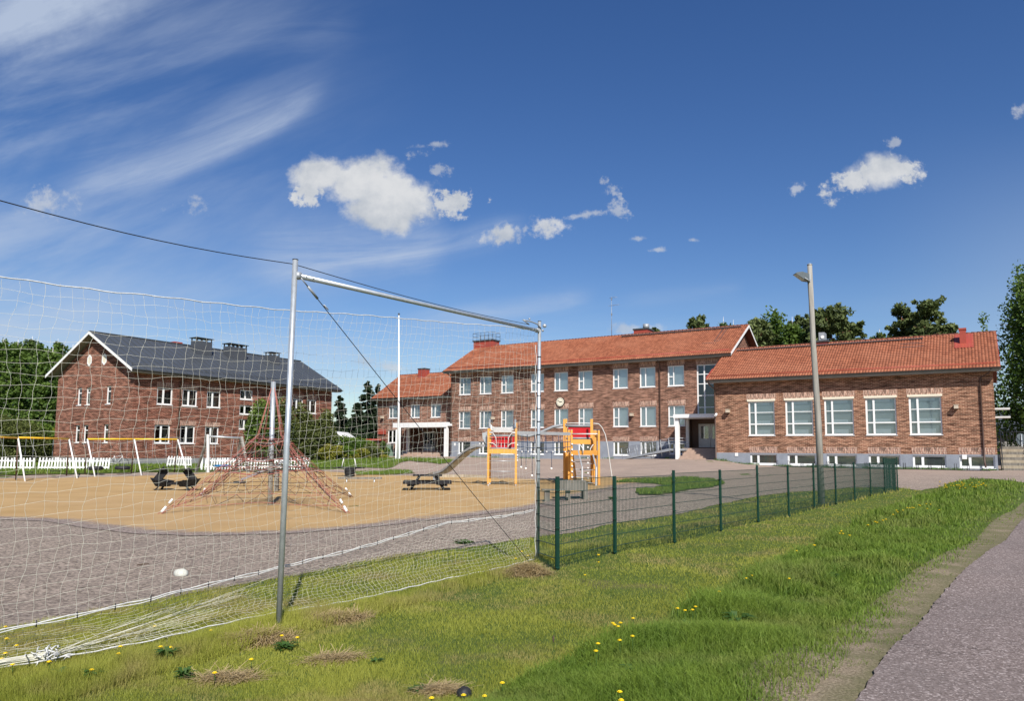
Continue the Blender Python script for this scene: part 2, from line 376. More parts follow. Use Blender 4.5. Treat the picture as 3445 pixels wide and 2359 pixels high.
def tile_mat():
    m, g = new_mat('clay_roof_tile'); P = g.n('ShaderNodeTexCoord').outputs['Object']; uv_ = g.n('ShaderNodeAttribute', attribute_name='tuv').outputs['Vector']
    s2 = g.n('ShaderNodeSeparateXYZ', {0: uv_}); tu, tv, _ = s2.outputs
    cell = g.n('ShaderNodeTexWhiteNoise', {'Vector': g.xyz(g.m('FLOOR', tu), g.m('FLOOR', tv))}).outputs[0]
    sep = g.n('ShaderNodeSeparateXYZ', {0: P}); u, y, z = sep.outputs
    big = g.noise(P, .30, 4, .6); st = g.noise(g.xyz(g.m('MULTIPLY', u, .9), g.m('MULTIPLY', y, .35)), 1.0, 4, .7)
    c = g.mix(cell, (.28,.088,.044,1), (.45,.155,.080,1))
    c = g.mix(g.mr(big, .42, .68, 0, .40), c, (.52,.215,.125,1))
    c = g.mix(g.mr(st, .55, .72, 0, .5), c, (.27,.095,.055,1))
    # occlusion shade between tiles, painted into the colour as dark joint lines
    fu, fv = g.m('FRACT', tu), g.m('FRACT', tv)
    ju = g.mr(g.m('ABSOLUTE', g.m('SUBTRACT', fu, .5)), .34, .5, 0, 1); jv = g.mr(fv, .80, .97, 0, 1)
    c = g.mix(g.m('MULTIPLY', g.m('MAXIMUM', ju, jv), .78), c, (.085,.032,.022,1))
    fin(g, c, .75, spec=.3); return m
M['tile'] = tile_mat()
def ground_mat(kind):
    m, g = new_mat({'grass':'turf_soil','gravel':'gravel_surface','sand':'sand_surface','asphalt':'asphalt_surface'}[kind])
    P = g.n('ShaderNodeNewGeometry').outputs['Position']
    fine = g.noise(P, 60, 3, .7); mid = g.noise(P, 9, 4, .65); big = g.noise(P, .55, 5, .6); hug = g.noise(P, .12, 3, .5)
    if kind == 'grass':
        c = g.mix(g.mr(mid, .3, .7), (.06,.10,.016,1), (.11,.15,.03,1))
        c = g.mix(g.mr(big, .52, .70), c, (.16,.145,.055,1))
        c = g.mix(g.mr(fine, .55, .75, 0, .6), c, (.26,.20,.10,1)); bs, bd, h = .8, .03, fine
    elif kind == 'gravel':
        vo = g.n('ShaderNodeTexVoronoi', {'Vector': P, 'Scale': 26.0}).outputs['Color']
        vs = g.n('ShaderNodeSeparateColor', {0: vo}).outputs[0]
        c = g.mix(g.mr(vs, 0, 1, 0, 1, False), (.11,.085,.066,1), (.47,.385,.31,1))
        c = g.mix(g.mr(fine, .55, .7, 0, .55), c, (.075,.062,.055,1))
        c = g.mix(g.mr(mid, .66, .78, 0, .5), c, (.50,.45,.40,1))
        sepp = g.n('ShaderNodeSeparateXYZ', {0: P})
        far = g.mr(sepp.outputs[1], 26, 55)
        c = g.mix(g.m('MULTIPLY', far, .75), c, (.37,.28,.225,1))
        c = g.mix(g.mr(big, .35, .75, 0, .35), c, (.20,.162,.138,1)); bs, bd, h = .9, .02, g.m('ADD', fine, mid)
    elif kind == 'sand':
        c = g.mix(g.mr(big, .3, .7), (.38,.245,.105,1), (.46,.305,.140,1))
        c = g.mix(g.mr(hug, .4, .7, 0, .35), c, (.40,.275,.155,1))
        c = g.mix(g.mr(fine, .60, .72, 0, .5), c, (.24,.165,.095,1))
        c = g.mix(g.mr(mid, .68, .78, 0, .35), c, (.25,.17,.095,1)); bs, bd, h = .7, .03, g.m('ADD', g.m('MULTIPLY', fine, .5), mid)
        ev = g.n('ShaderNodeAttribute', attribute_name='v').outputs['Fac']; vo = g.n('ShaderNodeTexVoronoi', {'Vector': P, 'Scale': 26.0}).outputs['Color']
        vs = g.n('ShaderNodeSeparateColor', {0: vo}).outputs[0]; gc = g.mix(vs, (.13,.10,.085,1), (.35,.285,.245,1))
        c = g.mix(g.mr(g.m('ADD', ev, g.m('MULTIPLY', g.m('SUBTRACT', g.noise(P, 1.6, 6, .75), .5), 1.5)), .25, .75), gc, c)
    else:
        vo = g.n('ShaderNodeTexVoronoi', {'Vector': P, 'Scale': 70.0}).outputs['Color']
        vs = g.n('ShaderNodeSeparateColor', {0: vo}).outputs[0]
        c = g.mix(g.mr(vs, 0, 1, 0, 1, False), (.12,.093,.082,1), (.30,.242,.220,1))
        c = g.mix(g.mr(vs, .86, .95, 0, .8, False), c, (.50,.43,.40,1))
        c = g.mix(g.mr(big, .4, .7, 0, .4), c, (.16,.135,.125,1))
        wv = g.noise(P, .8, 6, .7); cr_ = g.m('ABSOLUTE', g.m('SUBTRACT', wv, .5))
        ck = g.mr(cr_, .0, .0035, 1, 0); ck = g.m('MULTIPLY', ck, g.mr(g.noise(P, .35, 2, .5), .5, .6))
        c = g.mix(ck, c, (.03,.026,.025,1)); bs, bd, h = .9, .012, g.m('SUBTRACT', fine, ck)
    fin(g, c, .95, h, bs, bd, spec=.15); return m
M['turf'] = ground_mat('grass'); M['gravel'] = ground_mat('gravel'); M['sand'] = ground_mat('sand'); M['asphalt'] = ground_mat('asphalt')
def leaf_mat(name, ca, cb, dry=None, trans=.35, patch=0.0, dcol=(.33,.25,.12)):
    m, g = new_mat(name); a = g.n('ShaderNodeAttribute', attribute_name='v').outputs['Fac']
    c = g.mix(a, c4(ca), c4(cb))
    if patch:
        P = g.n('ShaderNodeNewGeometry').outputs['Position']
        big = g.noise(P, .7, 5, .62); b2 = g.noise(P, .16, 4, .6)
        c = g.mix(g.mr(g.m('ADD', big, g.m('MULTIPLY', a, .16)), .56, .74, 0, patch), c, c4(dcol))
        c = g.mix(g.mr(b2, .45, .65, 0, .4), c, c4([q*.72 for q in cb]))
    d = g.n('ShaderNodeBsdfPrincipled', {'Base Color': c, 'Roughness': .6, 'Specular IOR Level': .25}).outputs[0]
    t = g.n('ShaderNodeBsdfTranslucent', {0: g.mix(.5, c, c4([cb[0]*1.3, cb[1]*1.5, cb[2]*.8]))}).outputs[0]
    mx = g.n('ShaderNodeMixShader', {0: trans, 1: d, 2: t}).outputs[0]
    g.n('ShaderNodeOutputMaterial', {0: mx}); return m
M['lawn'] = leaf_mat('mown_grass', (.15,.19,.020), (.36,.36,.065), trans=.25, patch=.75)
M['tall'] = leaf_mat('tall_grass', (.055,.12,.014), (.21,.29,.042), trans=.3, patch=.25)
M['drygrass'] = leaf_mat('dry_grass', (.33,.24,.12), (.52,.40,.22), trans=.2)
M['weed'] = leaf_mat('weed_leaves', (.05,.11,.02), (.12,.19,.04), trans=.3)
M['lbirch'] = leaf_mat('birch_leaves', (.034,.075,.014), (.14,.21,.040), trans=.3)
M['lbirchl'] = leaf_mat('pale_birch_leaves', (.05,.085,.025), (.14,.19,.055), trans=.3)
M['lspruce'] = leaf_mat('spruce_needles', (.008,.018,.008), (.028,.048,.018), trans=.1)
M['lpine'] = leaf_mat('pine_needles', (.042,.066,.020), (.145,.175,.058), trans=.12)
M['lbush'] = leaf_mat('bush_leaves', (.045,.065,.018), (.14,.16,.045), trans=.3)
M['lhedge'] = leaf_mat('hedge_leaves', (.05,.10,.015), (.14,.22,.03), trans=.3)
M['lyel'] = leaf_mat('yellow_green_leaves', (.10,.13,.02), (.30,.27,.04), trans=.3)
M['petal'] = plain('dandelion_yellow', (.85,.62,.01), .6, .1, 30)
# ---------------------------------------------------------------- ground sheets
def axis(segs):
    o = [segs[0][0]]
    for a, b, st in segs:
        n = max(1, round((b-a)/st)); o += [a+(b-a)*(i+1)/n for i in range(n)]
    return np.array(o)
GX = axis([(-1500,-300,240), (-300,-90,42), (-90,-30,5), (-30,-12,1.5), (-12,14,.5), (14,36,1.1), (36,90,6), (90,300,42), (300,1500,240)])
GY = axis([(-60,-5,11), (-5,0,1), (0,26,.5), (26,60,1.2), (60,96,2.4), (96,300,25), (300,1800,250)])
XX, YY = np.meshgrid(GX, GY); ZZ = gz(XX, YY)
V = np.stack([XX.ravel(), YY.ravel(), ZZ.ravel()], 1); nx_ = len(GX)
idx = np.arange(len(V)).reshape(XX.shape)
Fq = np.stack([idx[:-1,:-1].ravel(), idx[:-1,1:].ravel(), idx[1:,1:].ravel(), idx[1:,:-1].ravel()], 1)
tag(np_mesh('ground', V, Fq, M['turf'], smooth=True), 'grassy ground around the school yard', kind='structure')
def inpoly(px, py, poly):
    px = np.asarray(px); py = np.asarray(py); ins = np.zeros(px.shape, bool); n = len(poly)
    for i in range(n):
        x0, y0 = poly[i]; x1, y1 = poly[(i+1) % n]
        if y0 == y1: continue
        c = ((y0 > py) != (y1 > py)) & (px < (x1-x0)*(py-y0)/(y1-y0)+x0); ins ^= c
    return ins
def jitter(poly, step, amp):
    o = []
    for i in range(len(poly)):
        a = np.array(poly[i], float); b = np.array(poly[(i+1) % len(poly)], float); L = np.hypot(*(b-a))
        yd = max(4, min(a[1], b[1])); n = max(1, min(260, int(L/(step*max(1, yd/12)))))
        nn = np.array([-(b-a)[1], (b-a)[0]])/max(L, 1e-6)
        for k in range(n):
            j = random.gauss(0, amp) if k else 0
            o.append(tuple(a+(b-a)*k/n+nn*j))
    return o
def sheet(name, poly, mat, off, label, step=.25, amp=.05, kind='structure', feather=1.0):
    poly = jitter(poly, step, amp)
    m = inpoly(V[:, 0], V[:, 1], poly)
    P = [Vector(p) for p in poly] + [Vector((a, b)) for a, b, _ in V[m]]
    n = len(poly)
    vo, eo, fo, *_ = delaunay_2d_cdt(P, [], [list(range(n))], 1, 1e-5)
    vo = np.array([(v.x, v.y) for v in vo]); z = gz(vo[:, 0], vo[:, 1])+off
    bp = np.array([tuple(p) for p in poly]); dd = np.full(len(vo), 9.0)
    for i in range(0, len(bp), 400): dd = np.minimum(dd, np.sqrt(((vo[:, None]-bp[None, i:i+400])**2).sum(2)).min(1))
    o = np_mesh(name, np.column_stack([vo, z]), np.array([f for f in fo if len(f) == 3]), mat, smooth=True, attr=np.clip(dd/feather, 0, 1))
    return tag(o, label, kind=kind)
def PX(l): return [gnd(*p) for p in l]
lawn_gravel = PX([(0,2130),(250,2085),(400,2050),(640,2000),(820,1968),(1000,1940),(1150,1905),(1300,1880),(1450,1858),(1600,1840),(1800,1810),(2000,1780),(2260,1735),(2415,1700),(2545,1672),(2700,1655),(2850,1643),(3010,1640),(3100,1652),(3160,1640)])
bank_end = PX([(3200,1625),(3260,1612),(3330,1612),(3400,1618),(3445,1626)])
gravel_poly = [(-7.5,3.5)] + lawn_gravel + bank_end + [(48,52),(80,75),(60,110),(10,110),(-20,92),(-16,72),(-13,60),(-20,52),(-45,50),(-60,40),(-40,20),(-20,6)]
sheet('gravel_yard', gravel_poly, M['gravel'], .012, 'pinkish grey gravel yard in front of the school', .3, .07)
sand_poly = [(-45,28)] + PX([(0,1752),(150,1757),(300,1782),(450,1800),(700,1806),(1000,1798),(1300,1772),(1500,1748),(1800,1712),(2000,1662),(2120,1632),(2330,1622),(2120,1604),(1950,1600),(1880,1612),(1655,1604),(1300,1598),(1100,1585),(900,1586),(740,1588),(640,1593),(400,1602),(200,1606),(0,1610)]) + [(-50,44)]
sand_sheet = sheet('sand_area', sand_poly, M['sand'], .026, 'yellow sand of the playground', .3, .05, feather=1.6)
road_edge = PX([(3445,1750),(3300,1880),(3150,2030),(3000,2190),(2892,2359)])
d0 = np.array(road_edge[0])-np.array(road_edge[-1]); d0 /= np.hypot(*d0)
rp = [(road_edge[0][0]+d0[0]*k, road_edge[0][1]+d0[1]*k) for k in (40, 20)]+road_edge
b0 = np.array(road_edge[-1]); rp += [tuple(b0-d0*3), tuple(b0-d0*12), tuple(b0-d0*12+np.array([6.5,-3])), tuple(np.array(rp[0])+np.array([6,-3]))]
sheet('road', rp, M['asphalt'], .030, 'worn grey-pink asphalt road with cracks', .10, .008)
# dry gravelly shoulder between road and verge
sh = PX([(3445,1690),(3200,1855),(2950,2020),(2600,2200),(2350,2359)])
shp = sh + [tuple(np.array(sh[-1])-d0*3)] + [tuple(b0-d0*3)+()] + road_edge[::-1]
mm, gg = new_mat('dry_shoulder'); Pp = gg.n('ShaderNodeNewGeometry').outputs['Position']
fn = gg.noise(Pp, 45, 4, .7); md = gg.noise(Pp, 3.2, 5, .65)
cc = gg.mix(gg.mr(fn, .35, .65), (.16,.125,.085,1), (.36,.29,.20,1)); ev = gg.n('ShaderNodeAttribute', attribute_name='v').outputs['Fac']; cc = gg.mix(gg.mr(gg.m('ADD', gg.m('SUBTRACT', 1.0, ev), gg.m('MULTIPLY', md, .9)), 1.05, 1.50, 0, .6), cc, (.10,.11,.04,1))
fin(gg, cc, .95, fn, .8, .02, spec=.1)
sheet('road_shoulder', shp, mm, .012, 'dry earthy shoulder along the road', .1, .01, feather=.7)
# grass lawns lying on the yard
grass_far = [(-60,47)] + PX([(0,1602),(200,1598),(400,1594),(640,1586),(740,1582),(900,1580),(1110,1576),(1200,1574),(1300,1571),(1380,1566),(1480,1562),(1545,1555),(1480,1549),(1400,1547),(1330,1546)]) + [(-14.5,78),(-22,90),(-60,100),(-80,70)]
sheet('far_lawn', grass_far, M['turf'], .045, 'green lawn around the apartment house', .3, .12)
patch_poly = PX([(2060,1626),(2120,1618),(2220,1613),(2330,1612),(2400,1618),(2440,1628),(2400,1642),(2300,1652),(2220,1668),(2150,1668),(2140,1655),(2250,1640),(2200,1630)])
sheet('grass_patch', patch_poly, M['turf'], .045, 'weedy green patch in the gravel behind the fence', .2, .12)
patch2 = PX([(1190,1592),(1300,1584),(1380,1586),(1400,1594),(1300,1600),(1200,1600)])
sheet('grass_patch', patch2, M['turf'], .045, 'small weedy patch between sand and gravel', .2, .15)

# ---------------------------------------------------------------- building kit
class Fr:
    """building frame: local x along the facade, y into the house, z up (world heights)"""
    def __init__(s, o, deg):
        s.o = np.array(o[:2], float); s.a = R_(deg); s.d = np.array([math.cos(s.a), math.sin(s.a)]); s.i = np.array([-s.d[1], s.d[0]])
    def xz(s, px, py, y=0.0):
        d = ray(px, py); o = s.o+s.i*y; t = (o@s.i)/(d[:2]@s.i); P = d*t
        return float((P[:2]-o)@s.d), float(P[2]+EYE)
    def yz(s, px, py, x=0.0):                       # on the plane local x = const
        d = ray(px, py); o = s.o+s.d*x; t = (o@s.d)/(d[:2]@s.d); P = d*t
        return float((P[:2]-o)@s.i), float(P[2]+EYE)
    def w(s, x, y, z): q = s.o+s.d*x+s.i*y; return Vector((q[0], q[1], z))
    def root(s, name, label, cat, group=None): return empty(name, (s.o[0], s.o[1], 0), s.a, label, cat, group)
def front(y0=0.0): return lambda u, d, z: (u, y0+d, z)
def leftside(x0=0.0): return lambda u, d, z: (x0+d, u, z)      # faces -x, u runs along +y
def holed(mb, mp, u0, u1, z0, z1, ops, dep=.17, flip=False):
    us = sorted({u0, u1, *[o[0] for o in ops], *[o[1] for o in ops]}); zs = sorted({z0, z1, *[o[2] for o in ops], *[o[3] for o in ops]})
    us = [u for u in us if u0 <= u <= u1]; zs = [z for z in zs if z0 <= z <= z1]
    def q(*p):
        p = list(p); mb.poly(p[::-1] if flip else p)
    for i in range(len(us)-1):
        for j in range(len(zs)-1):
            a, b, c, d = us[i], us[i+1], zs[j], zs[j+1]; cu, cz = (a+b)/2, (c+d)/2
            if any(o[0] < cu < o[1] and o[2] < cz < o[3] for o in ops): continue
            q(mp(a, 0, c), mp(b, 0, c), mp(b, 0, d), mp(a, 0, d))
    for a, b, c, d in ops:
        c_, d_ = max(c, z0), min(d, z1)
        if c_ >= d_: continue
        q(mp(a, 0, c_), mp(a, dep, c_), mp(a, dep, d_), mp(a, 0, d_)) if flip else q(mp(a, 0, d_), mp(a, dep, d_), mp(a, dep, c_), mp(a, 0, c_))
        q(mp(b, 0, d_), mp(b, dep, d_), mp(b, dep, c_), mp(b, 0, c_)) if flip else q(mp(b, 0, c_), mp(b, dep, c_), mp(b, dep, d_), mp(b, 0, d_))
        if d <= z1: q(mp(a, 0, d), mp(a, dep, d), mp(b, dep, d), mp(b, 0, d))
        if c >= z0: q(mp(a, 0, c), mp(b, 0, c), mp(b, dep, c), mp(a, dep, c))
WC = {}
def window(par, x, z, w, h, kind, rot=0, y=.09, brk=None, lw=None):
    """white window: frame with bars > pane, blind, sill; local origin = lower left corner of the opening"""
    key = (kind, round(w, 2), round(h, 2), brk)
    if key in WC:
        o = copy_tree(WC[key], par); o.location = (x, y, z)
    else:
        t = .095; mb = MB(); vb = []; hb = []
        if kind == 'S': vb = [(.35*w, .10, 0, h)]; hb = [(.46*h, .09, 0, .35*w)]
        elif kind == 'N': vb = [(.36*w, .11, 0, h)]
        elif kind == 'B': vb = [(.30*w, .16, 0, h)]
        elif kind == 'W': vb = [(.27*w, .13, 0, h)]; hb = [(.33*h, .09, 0, w), (.67*h, .05, 0, w)]
        elif kind in ('A', 'A2', 'As'): vb = [(.44*w, .15, 0, h)]
        elif kind in ('G', 'G2'): hb = [(.70*h, .09, 0, w)]
        elif kind == 'T': vb = [(.33*w, .12, 0, h)]; hb = [(h*k, .07, 0, w) for k in (.16, .39, .62, .81)]
        elif kind == 'K': vb = [(.40*w, .10, 0, h)]
        wide = .13 if kind in ('B',) else t
        mb.box(0, w, 0, .07, 0, wide); mb.box(0, w, 0, .07, h-t, h); mb.box(0, t*1.3, .001, .069, wide, h-t); mb.box(w-t, w, .001, .069, wide, h-t)
        for vx, vw, a, b in vb: mb.box(vx-vw/2, vx+vw/2, -.006, .074, a+wide, b-t)
        for hz_, hh, a, b in hb: mb.box(a+t*1.3, b-t, -.003, .071, hz_-hh/2, hz_+hh/2)
        o = mb.build('window', M['white'], par, (x, y, z))
        g_ = MB(); g_.poly([(.05, .03, .05), (w-.05, .03, .05), (w-.05, .03, h-.05), (.05, .03, h-.05)]); g_.build('pane', M['glassD'] if kind in ('A','A2','As','G','G2','T') else M['glass'], o)
        bl = MB()
        if kind in ('S', 'N', 'K'): bl.box(.02, w-.02, .13, .15, .02, h-.02); bl.build('blind', M['blind'], o)
        elif kind == 'B': bl.box(.02, w-.02, .09, .10, .02, h-.02); bl.build('screen', M['mesh'], o)
        elif kind == 'W':
            bl.box(.02, w-.02, .15, .17, .02, h-.02); bl.build('blind', M['blind2'], o)
            pp = MB()
            for k in range(4): pp.box(.22*w, .80*w, .115, .12, h*(.03+.27*k)+(-.12 if k == 0 else 0)+.13, h*(.03+.27*k)+.36)
            pp.build('curtain', M['blind'], o)
        elif kind in ('A', 'A2', 'As'):
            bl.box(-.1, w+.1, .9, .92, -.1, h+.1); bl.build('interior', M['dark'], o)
            c_ = MB()
            if kind == 'A': c_.box(.03, w-.03, .20, .22, 0, h)
            elif kind == 'A2': c_.box(.60*w, w-.03, .20, .22, 0, h)
            else: c_.box(.62*w, w-.03, .2, .22, 0, h)
            c_.build('curtain', M['curtain'], o)
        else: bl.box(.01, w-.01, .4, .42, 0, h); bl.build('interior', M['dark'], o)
        s_ = MB(); s_.box(-.03, w+.03, -y-.05, .01, -.05, -.004); s_.build('sill', M['white'], o)
        if kind == 'W':
            MB().box(-.08, w+.08, -.13, -.085, h-.005, h+.15).build('lintel_board', M['cream'], o); MB().box(-.12, w+.12, -.096, -.04, h+.15, h+.59).build('lintel', M['sold'], o)
        elif brk:
            MB().box(-.06, w+.06, -y-.006, -y+.05, h+brk[1], h+brk[0]+brk[1]).build('lintel', M['sold'], o)
        WC[key] = o
    return o
def tiles(par, x0, x1, y0, z0, y1, z1, pitch=.20, row=.36):
    """clay tile slope rising from eave (y0,z0) to ridge (y1,z1) as real ribs and courses"""
    L = math.hypot(y1-y0, z1-z0); ey, ez = (y1-y0)/L, (z1-z0)/L; ny, nz = -ez, ey
    nr = max(1, round(L/row)); rr = L/nr; nc = max(1, round((x1-x0)/pitch)); ss = 5
    xs = np.linspace(x0, x1, nc*ss+1); ph = (np.arange(nc*ss+1) % ss)/ss
    prof = np.array([0.0, .030, .058, .058, .024])[(np.arange(nc*ss+1) % ss)]
    Vs = []; Fs = []; n = len(xs)
    for j in range(nr):
        jt = rng.normal(0, .003, nc+1)[np.minimum(np.arange(n)//ss, nc)]
        for (l, hgt) in ((j*rr-.02, .066), ((j+1)*rr, .006)):
            H = prof+hgt+jt
            Vs.append(np.stack([xs, y0+ey*l+ny*H, z0+ez*l+nz*H], 1))
        if j == 0: Vs.insert(0, np.stack([xs, np.full(n, y0+ey*-.02), np.full(n, z0+ez*-.02)], 1))
    Vv = np.concatenate(Vs); k = len(Vs); I = np.arange(k*n).reshape(k, n)
    Fs = np.stack([I[:-1,:-1].ravel(), I[:-1,1:].ravel(), I[1:,1:].ravel(), I[1:,:-1].ravel()], 1)
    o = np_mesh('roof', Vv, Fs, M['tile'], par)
    tu = np.tile(np.arange(n)/ss, k); tvv = np.repeat([0]+[q for j in range(nr) for q in (j+.001, j+.999)], n)
    at_ = o.data.attributes.new('tuv', 'FLOAT_VECTOR', 'POINT'); at_.data.foreach_set('vector', np.stack([tu, tvv, np.zeros(len(tu))], 1).astype(np.float32).ravel())
    # ridge caps + rear slope as children
    c = MB(); nn = int((x1-x0)/.38)
    for i in range(nn):
        a = x0+(x1-x0)*i/nn; b = x0+(x1-x0)*(i+1)/nn
        c.tube([(a, y1, z1+.02), (b+.02, y1, z1+.005)], [.13, .105], 8)
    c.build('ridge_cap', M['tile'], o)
    r = MB(); yb = 2*y1-y0; r.poly([(x0, y1, z1), (x1, y1, z1), (x1, yb, z0), (x0, yb, z0)]); r.poly([(x0, y1, z1-.12), (x0, yb, z0-.12), (x1, yb, z0-.12), (x1, y1, z1-.12)])
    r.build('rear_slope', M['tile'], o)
    return o
def roof_trim(par, x0, x1, y0, z0, y1, z1, m_edge, verge=True, fascia=None, th=.14):
    """soffit + barge boards + gutter"""
    yb = 2*y1-y0
    s = MB(); s.poly([(x0,y0,z0-.03),(x0,y1,z1-.03),(x1,y1,z1-.03),(x1,y0,z0-.03)]); s.poly([(x0,y1,z1-.03),(x0,yb,z0-.03),(x1,yb,z0-.03),(x1,y1,z1-.03)])
    s.box(x0+.02, x1-.02, y0+.03, y0+.07, z0-.22, z0-.02)
    s.box(x0+.05, x1-.05, y0+.07, y0+.75, z0-.24, z0-.20)
    s.build('soffit', M['soffit'], par)
    if verge:
        b = MB()
        for x in (x0-.03, x1):
            for (ya, za, yc, zc) in ((y0, z0, y1, z1), (yb, z0, y1, z1)):
                b.poly([(x,ya,za-.20),(x,yc,zc-.20),(x,yc,zc+.04),(x,ya,za+.04)]); b.poly([(x+.03,ya,za+.04),(x+.03,yc,zc+.04),(x+.03,yc,zc-.20),(x+.03,ya,za-.20)])
                b.poly([(x,ya,za+.04),(x,yc,zc+.04),(x+.03,yc,zc+.04),(x+.03,ya,za+.04)]); b.poly([(x,ya,za-.20),(x+.03,ya,za-.20),(x+.03,yc,zc-.20),(x,yc,zc-.20)])
                b.poly([(x,ya,za-.20),(x,ya,za+.04),(x+.03,ya,za+.04),(x+.03,ya,za-.20)])
        b.build('barge_board', m_edge, par)
    gt = MB()
    n = 8
    for i in range(n):
        a0 = math.pi*(i/n)+math.pi; a1 = math.pi*((i+1)/n)+math.pi; r = .085; cy, cz = y0-.07, z0-.03
        gt.poly([(x0-.05, cy+r*math.cos(a0), cz+r*math.sin(a0)), (x1+.05, cy+r*math.cos(a0), cz+r*math.sin(a0)), (x1+.05, cy+r*math.cos(a1), cz+r*math.sin(a1)), (x0-.05, cy+r*math.cos(a1), cz+r*math.sin(a1))], sm=True)
    gt.build('gutter', M['gutter'], par)
def gable_wall(mb, x, ya, yb, z0, ze, yr, zr, face=-1):
    p = [(x, ya, z0), (x, yb, z0), (x, yb, ze), (x, yr, zr), (x, ya, ze)]
    mb.poly(p[::-1] if face < 0 else p)
def pipe(par, pts, r=.055, mat='brown'):
    return MB().tube(pts, r, 8).build('downpipe', M[mat], par)

# ================================================================ MAIN SCHOOL
FM = Fr((73*(1865-W0/2)/FPX, 73), -32.40)
bM = FM.root('school_building', 'long two storey brown brick school with orange tiled roof and blue grey basement band', 'school')
X0, X1, DM = -12.9, 17.2, 11.0
xs = [-11.8, -9.1, -6.36, -2.74, 0.0, 2.69, 6.38, 9.11, 11.84]; kinds = 'SNSSNSSNS'
ups = [(x, x+1.56, 7.68, 9.55) for x in xs]; los = [(x, x+1.58, 4.04, 5.89) for x in xs]
bas = [(x, x+1.60, 1.34, 2.66) for x in xs[:8]] + [(11.9, 13.4, 1.5, 2.5)]
stw = (14.55, 16.6, 4.95, 9.50)
dx0, dz0 = FM.xz(2351, 1506); dx1, dz1 = FM.xz(2400, 1426)
alc = (13.75, 17.0, 1.2, 4.6)
w = MB(); holed(w, front(), X0, X1, 2.67, 10.15, ups+los+[stw]+[(alc[0], alc[1], 2.67, alc[3])]); gable_wall(w, X0, 0, DM, 0, 10.15, DM/2, 13.35, -1); gable_wall(w, X1, 0, DM, 0, 10.15, DM/2, 13.35, 1)
w.poly([(X0, DM, 0), (X0, DM, 10.1), (X1, DM, 10.1), (X1, DM, 0)]); w.build('wall', M['brickM'], bM)
w = MB(); holed(w, front(-.004), X0-.004, X1, 0, 2.67, bas+[(alc[0], alc[1], 0, 2.67)]); w.poly([(X0-.004, 0, 0), (X0-.004, 0, 2.67), (X0-.004, DM, 2.67), (X0-.004, DM, 0)]); w.build('plinth', M['plinthM'], bM)
for i, (x, k) in enumerate(zip(xs, kinds)):
    window(bM, x, 7.68, 1.56, 1.87, k, brk=(.52, .03)); window(bM, x, 4.04, 1.58, 1.85, k, brk=(.48, .04))
for (a, b, c, d) in bas[:8]: window(bM, a, c, b-a, d-c, 'B', brk=(.40, .03))
window(bM, 11.9, 1.5, 1.5, 1.0, 'B', brk=(.40, .15)); window(bM, stw[0], stw[2], stw[1]-stw[0], stw[3]-stw[2], 'T', brk=(.50, .03))
rf = tiles(bM, -13.45, 17.85, -.75, 10.28, 5.5, 13.62); roof_trim(bM, -13.45, 17.85, -.75, 10.28, 5.5, 13.62, M['white'])
# snow guard and ridge walkway
sg = MB()
for z_, y_ in ((10.60, -.30), (10.67, -.30)): sg.tube([(-13.2, y_, z_), (17.6, y_, z_)], .03, 5)
for k in range(26): sg.bar((-13+k*1.22, -.3, 10.45), (-13+k*1.22, -.3, 10.7), .03)
sg.build('snow_guard', M['redmetal'], rf)
sg = MB()
for y_ in (4.7, 4.9, 5.1): sg.box(5.2, 17.3, y_, y_+.09, 13.44, 13.50)
for k in range(16): sg.bar((5.3+k*.79, 4.75, 13.1), (5.3+k*.79, 4.85, 13.47), .03)
sg.box(14.6, 15.9, 1.6, 1.85, 11.62, 11.65); sg.bar((14.7, 1.7, 11.45), (14.7, 1.7, 11.65), .03); sg.bar((15.8, 1.7, 11.45), (15.8, 1.7, 11.65), .03)
for k in range(9): sg.box(15.6, 16.0, 2.0+.33*k, 2.03+.33*k, 11.82+.176*k, 11.85+.176*k)
for x_ in (15.6, 16.0): sg.bar((x_, 1.95, 11.8), (x_, 4.9, 13.40), .03)
sg.build('roof_walkway', M['darkroof'], rf)
# chimneys
def chimney(par, x0, x1, y0, y1, z0, z1, mat, cap=.06, capm='gutter'):
    o = MB().box(x0, x1, y0, y1, z0, z1).build('chimney', M[mat], par)
    MB().box(x0-cap, x1+cap, y0-cap, y1+cap, z1, z1+.14).build('chimney_cap', M[capm], o); return o
ca = FM.xz(1600, 1140, 5.6)[0]; cb = FM.xz(1664, 1140, 5.6)[0]; zt = FM.xz(1630, 1148, 5.3)[1]
ch = chimney(bM, ca, cb, 5.2, 6.6, 12.9, zt, 'redmetal', .10)
rl = MB()
for x_ in np.linspace(ca-.05, cb+.05, 6):
    for y_ in (5.15, 6.65): rl.bar((x_, y_, zt+.1), (x_, y_, zt+1.0), .03)
for z_ in (.55, .98):
    for y_ in (5.15, 6.65): rl.bar((ca-.05, y_, zt+z_), (cb+.05, y_, zt+z_), .03)
    for x_ in (ca-.05, cb+.05): rl.bar((x_, 5.15, zt+z_), (x_, 6.65, zt+z_), .03)
rl.build('chimney_railing', M['darkroof'], ch)
ca = FM.xz(2137, 1120, 6)[0]; cb = FM.xz(2172, 1120, 6)[0]; zt = FM.xz(2150, 1112, 6)[1]
ch = chimney(bM, ca, cb+.35, 5.6, 7.2, 12.9, zt, 'redmetal', .08)
MB().tube([((ca+cb)/2+.55, 6.2, zt+.14), ((ca+cb)/2+.55, 6.2, zt+.62)], .33, 12).build('vent_cowl', M['galv2'], ch)
xa = FM.xz(2058, 1130, 5.5)[0]; za = FM.xz(2060, 998, 5.5)[1]
an = MB().tube([(xa, 5.5, 13.4), (xa, 5.5, za)], [.03, .018], 6)
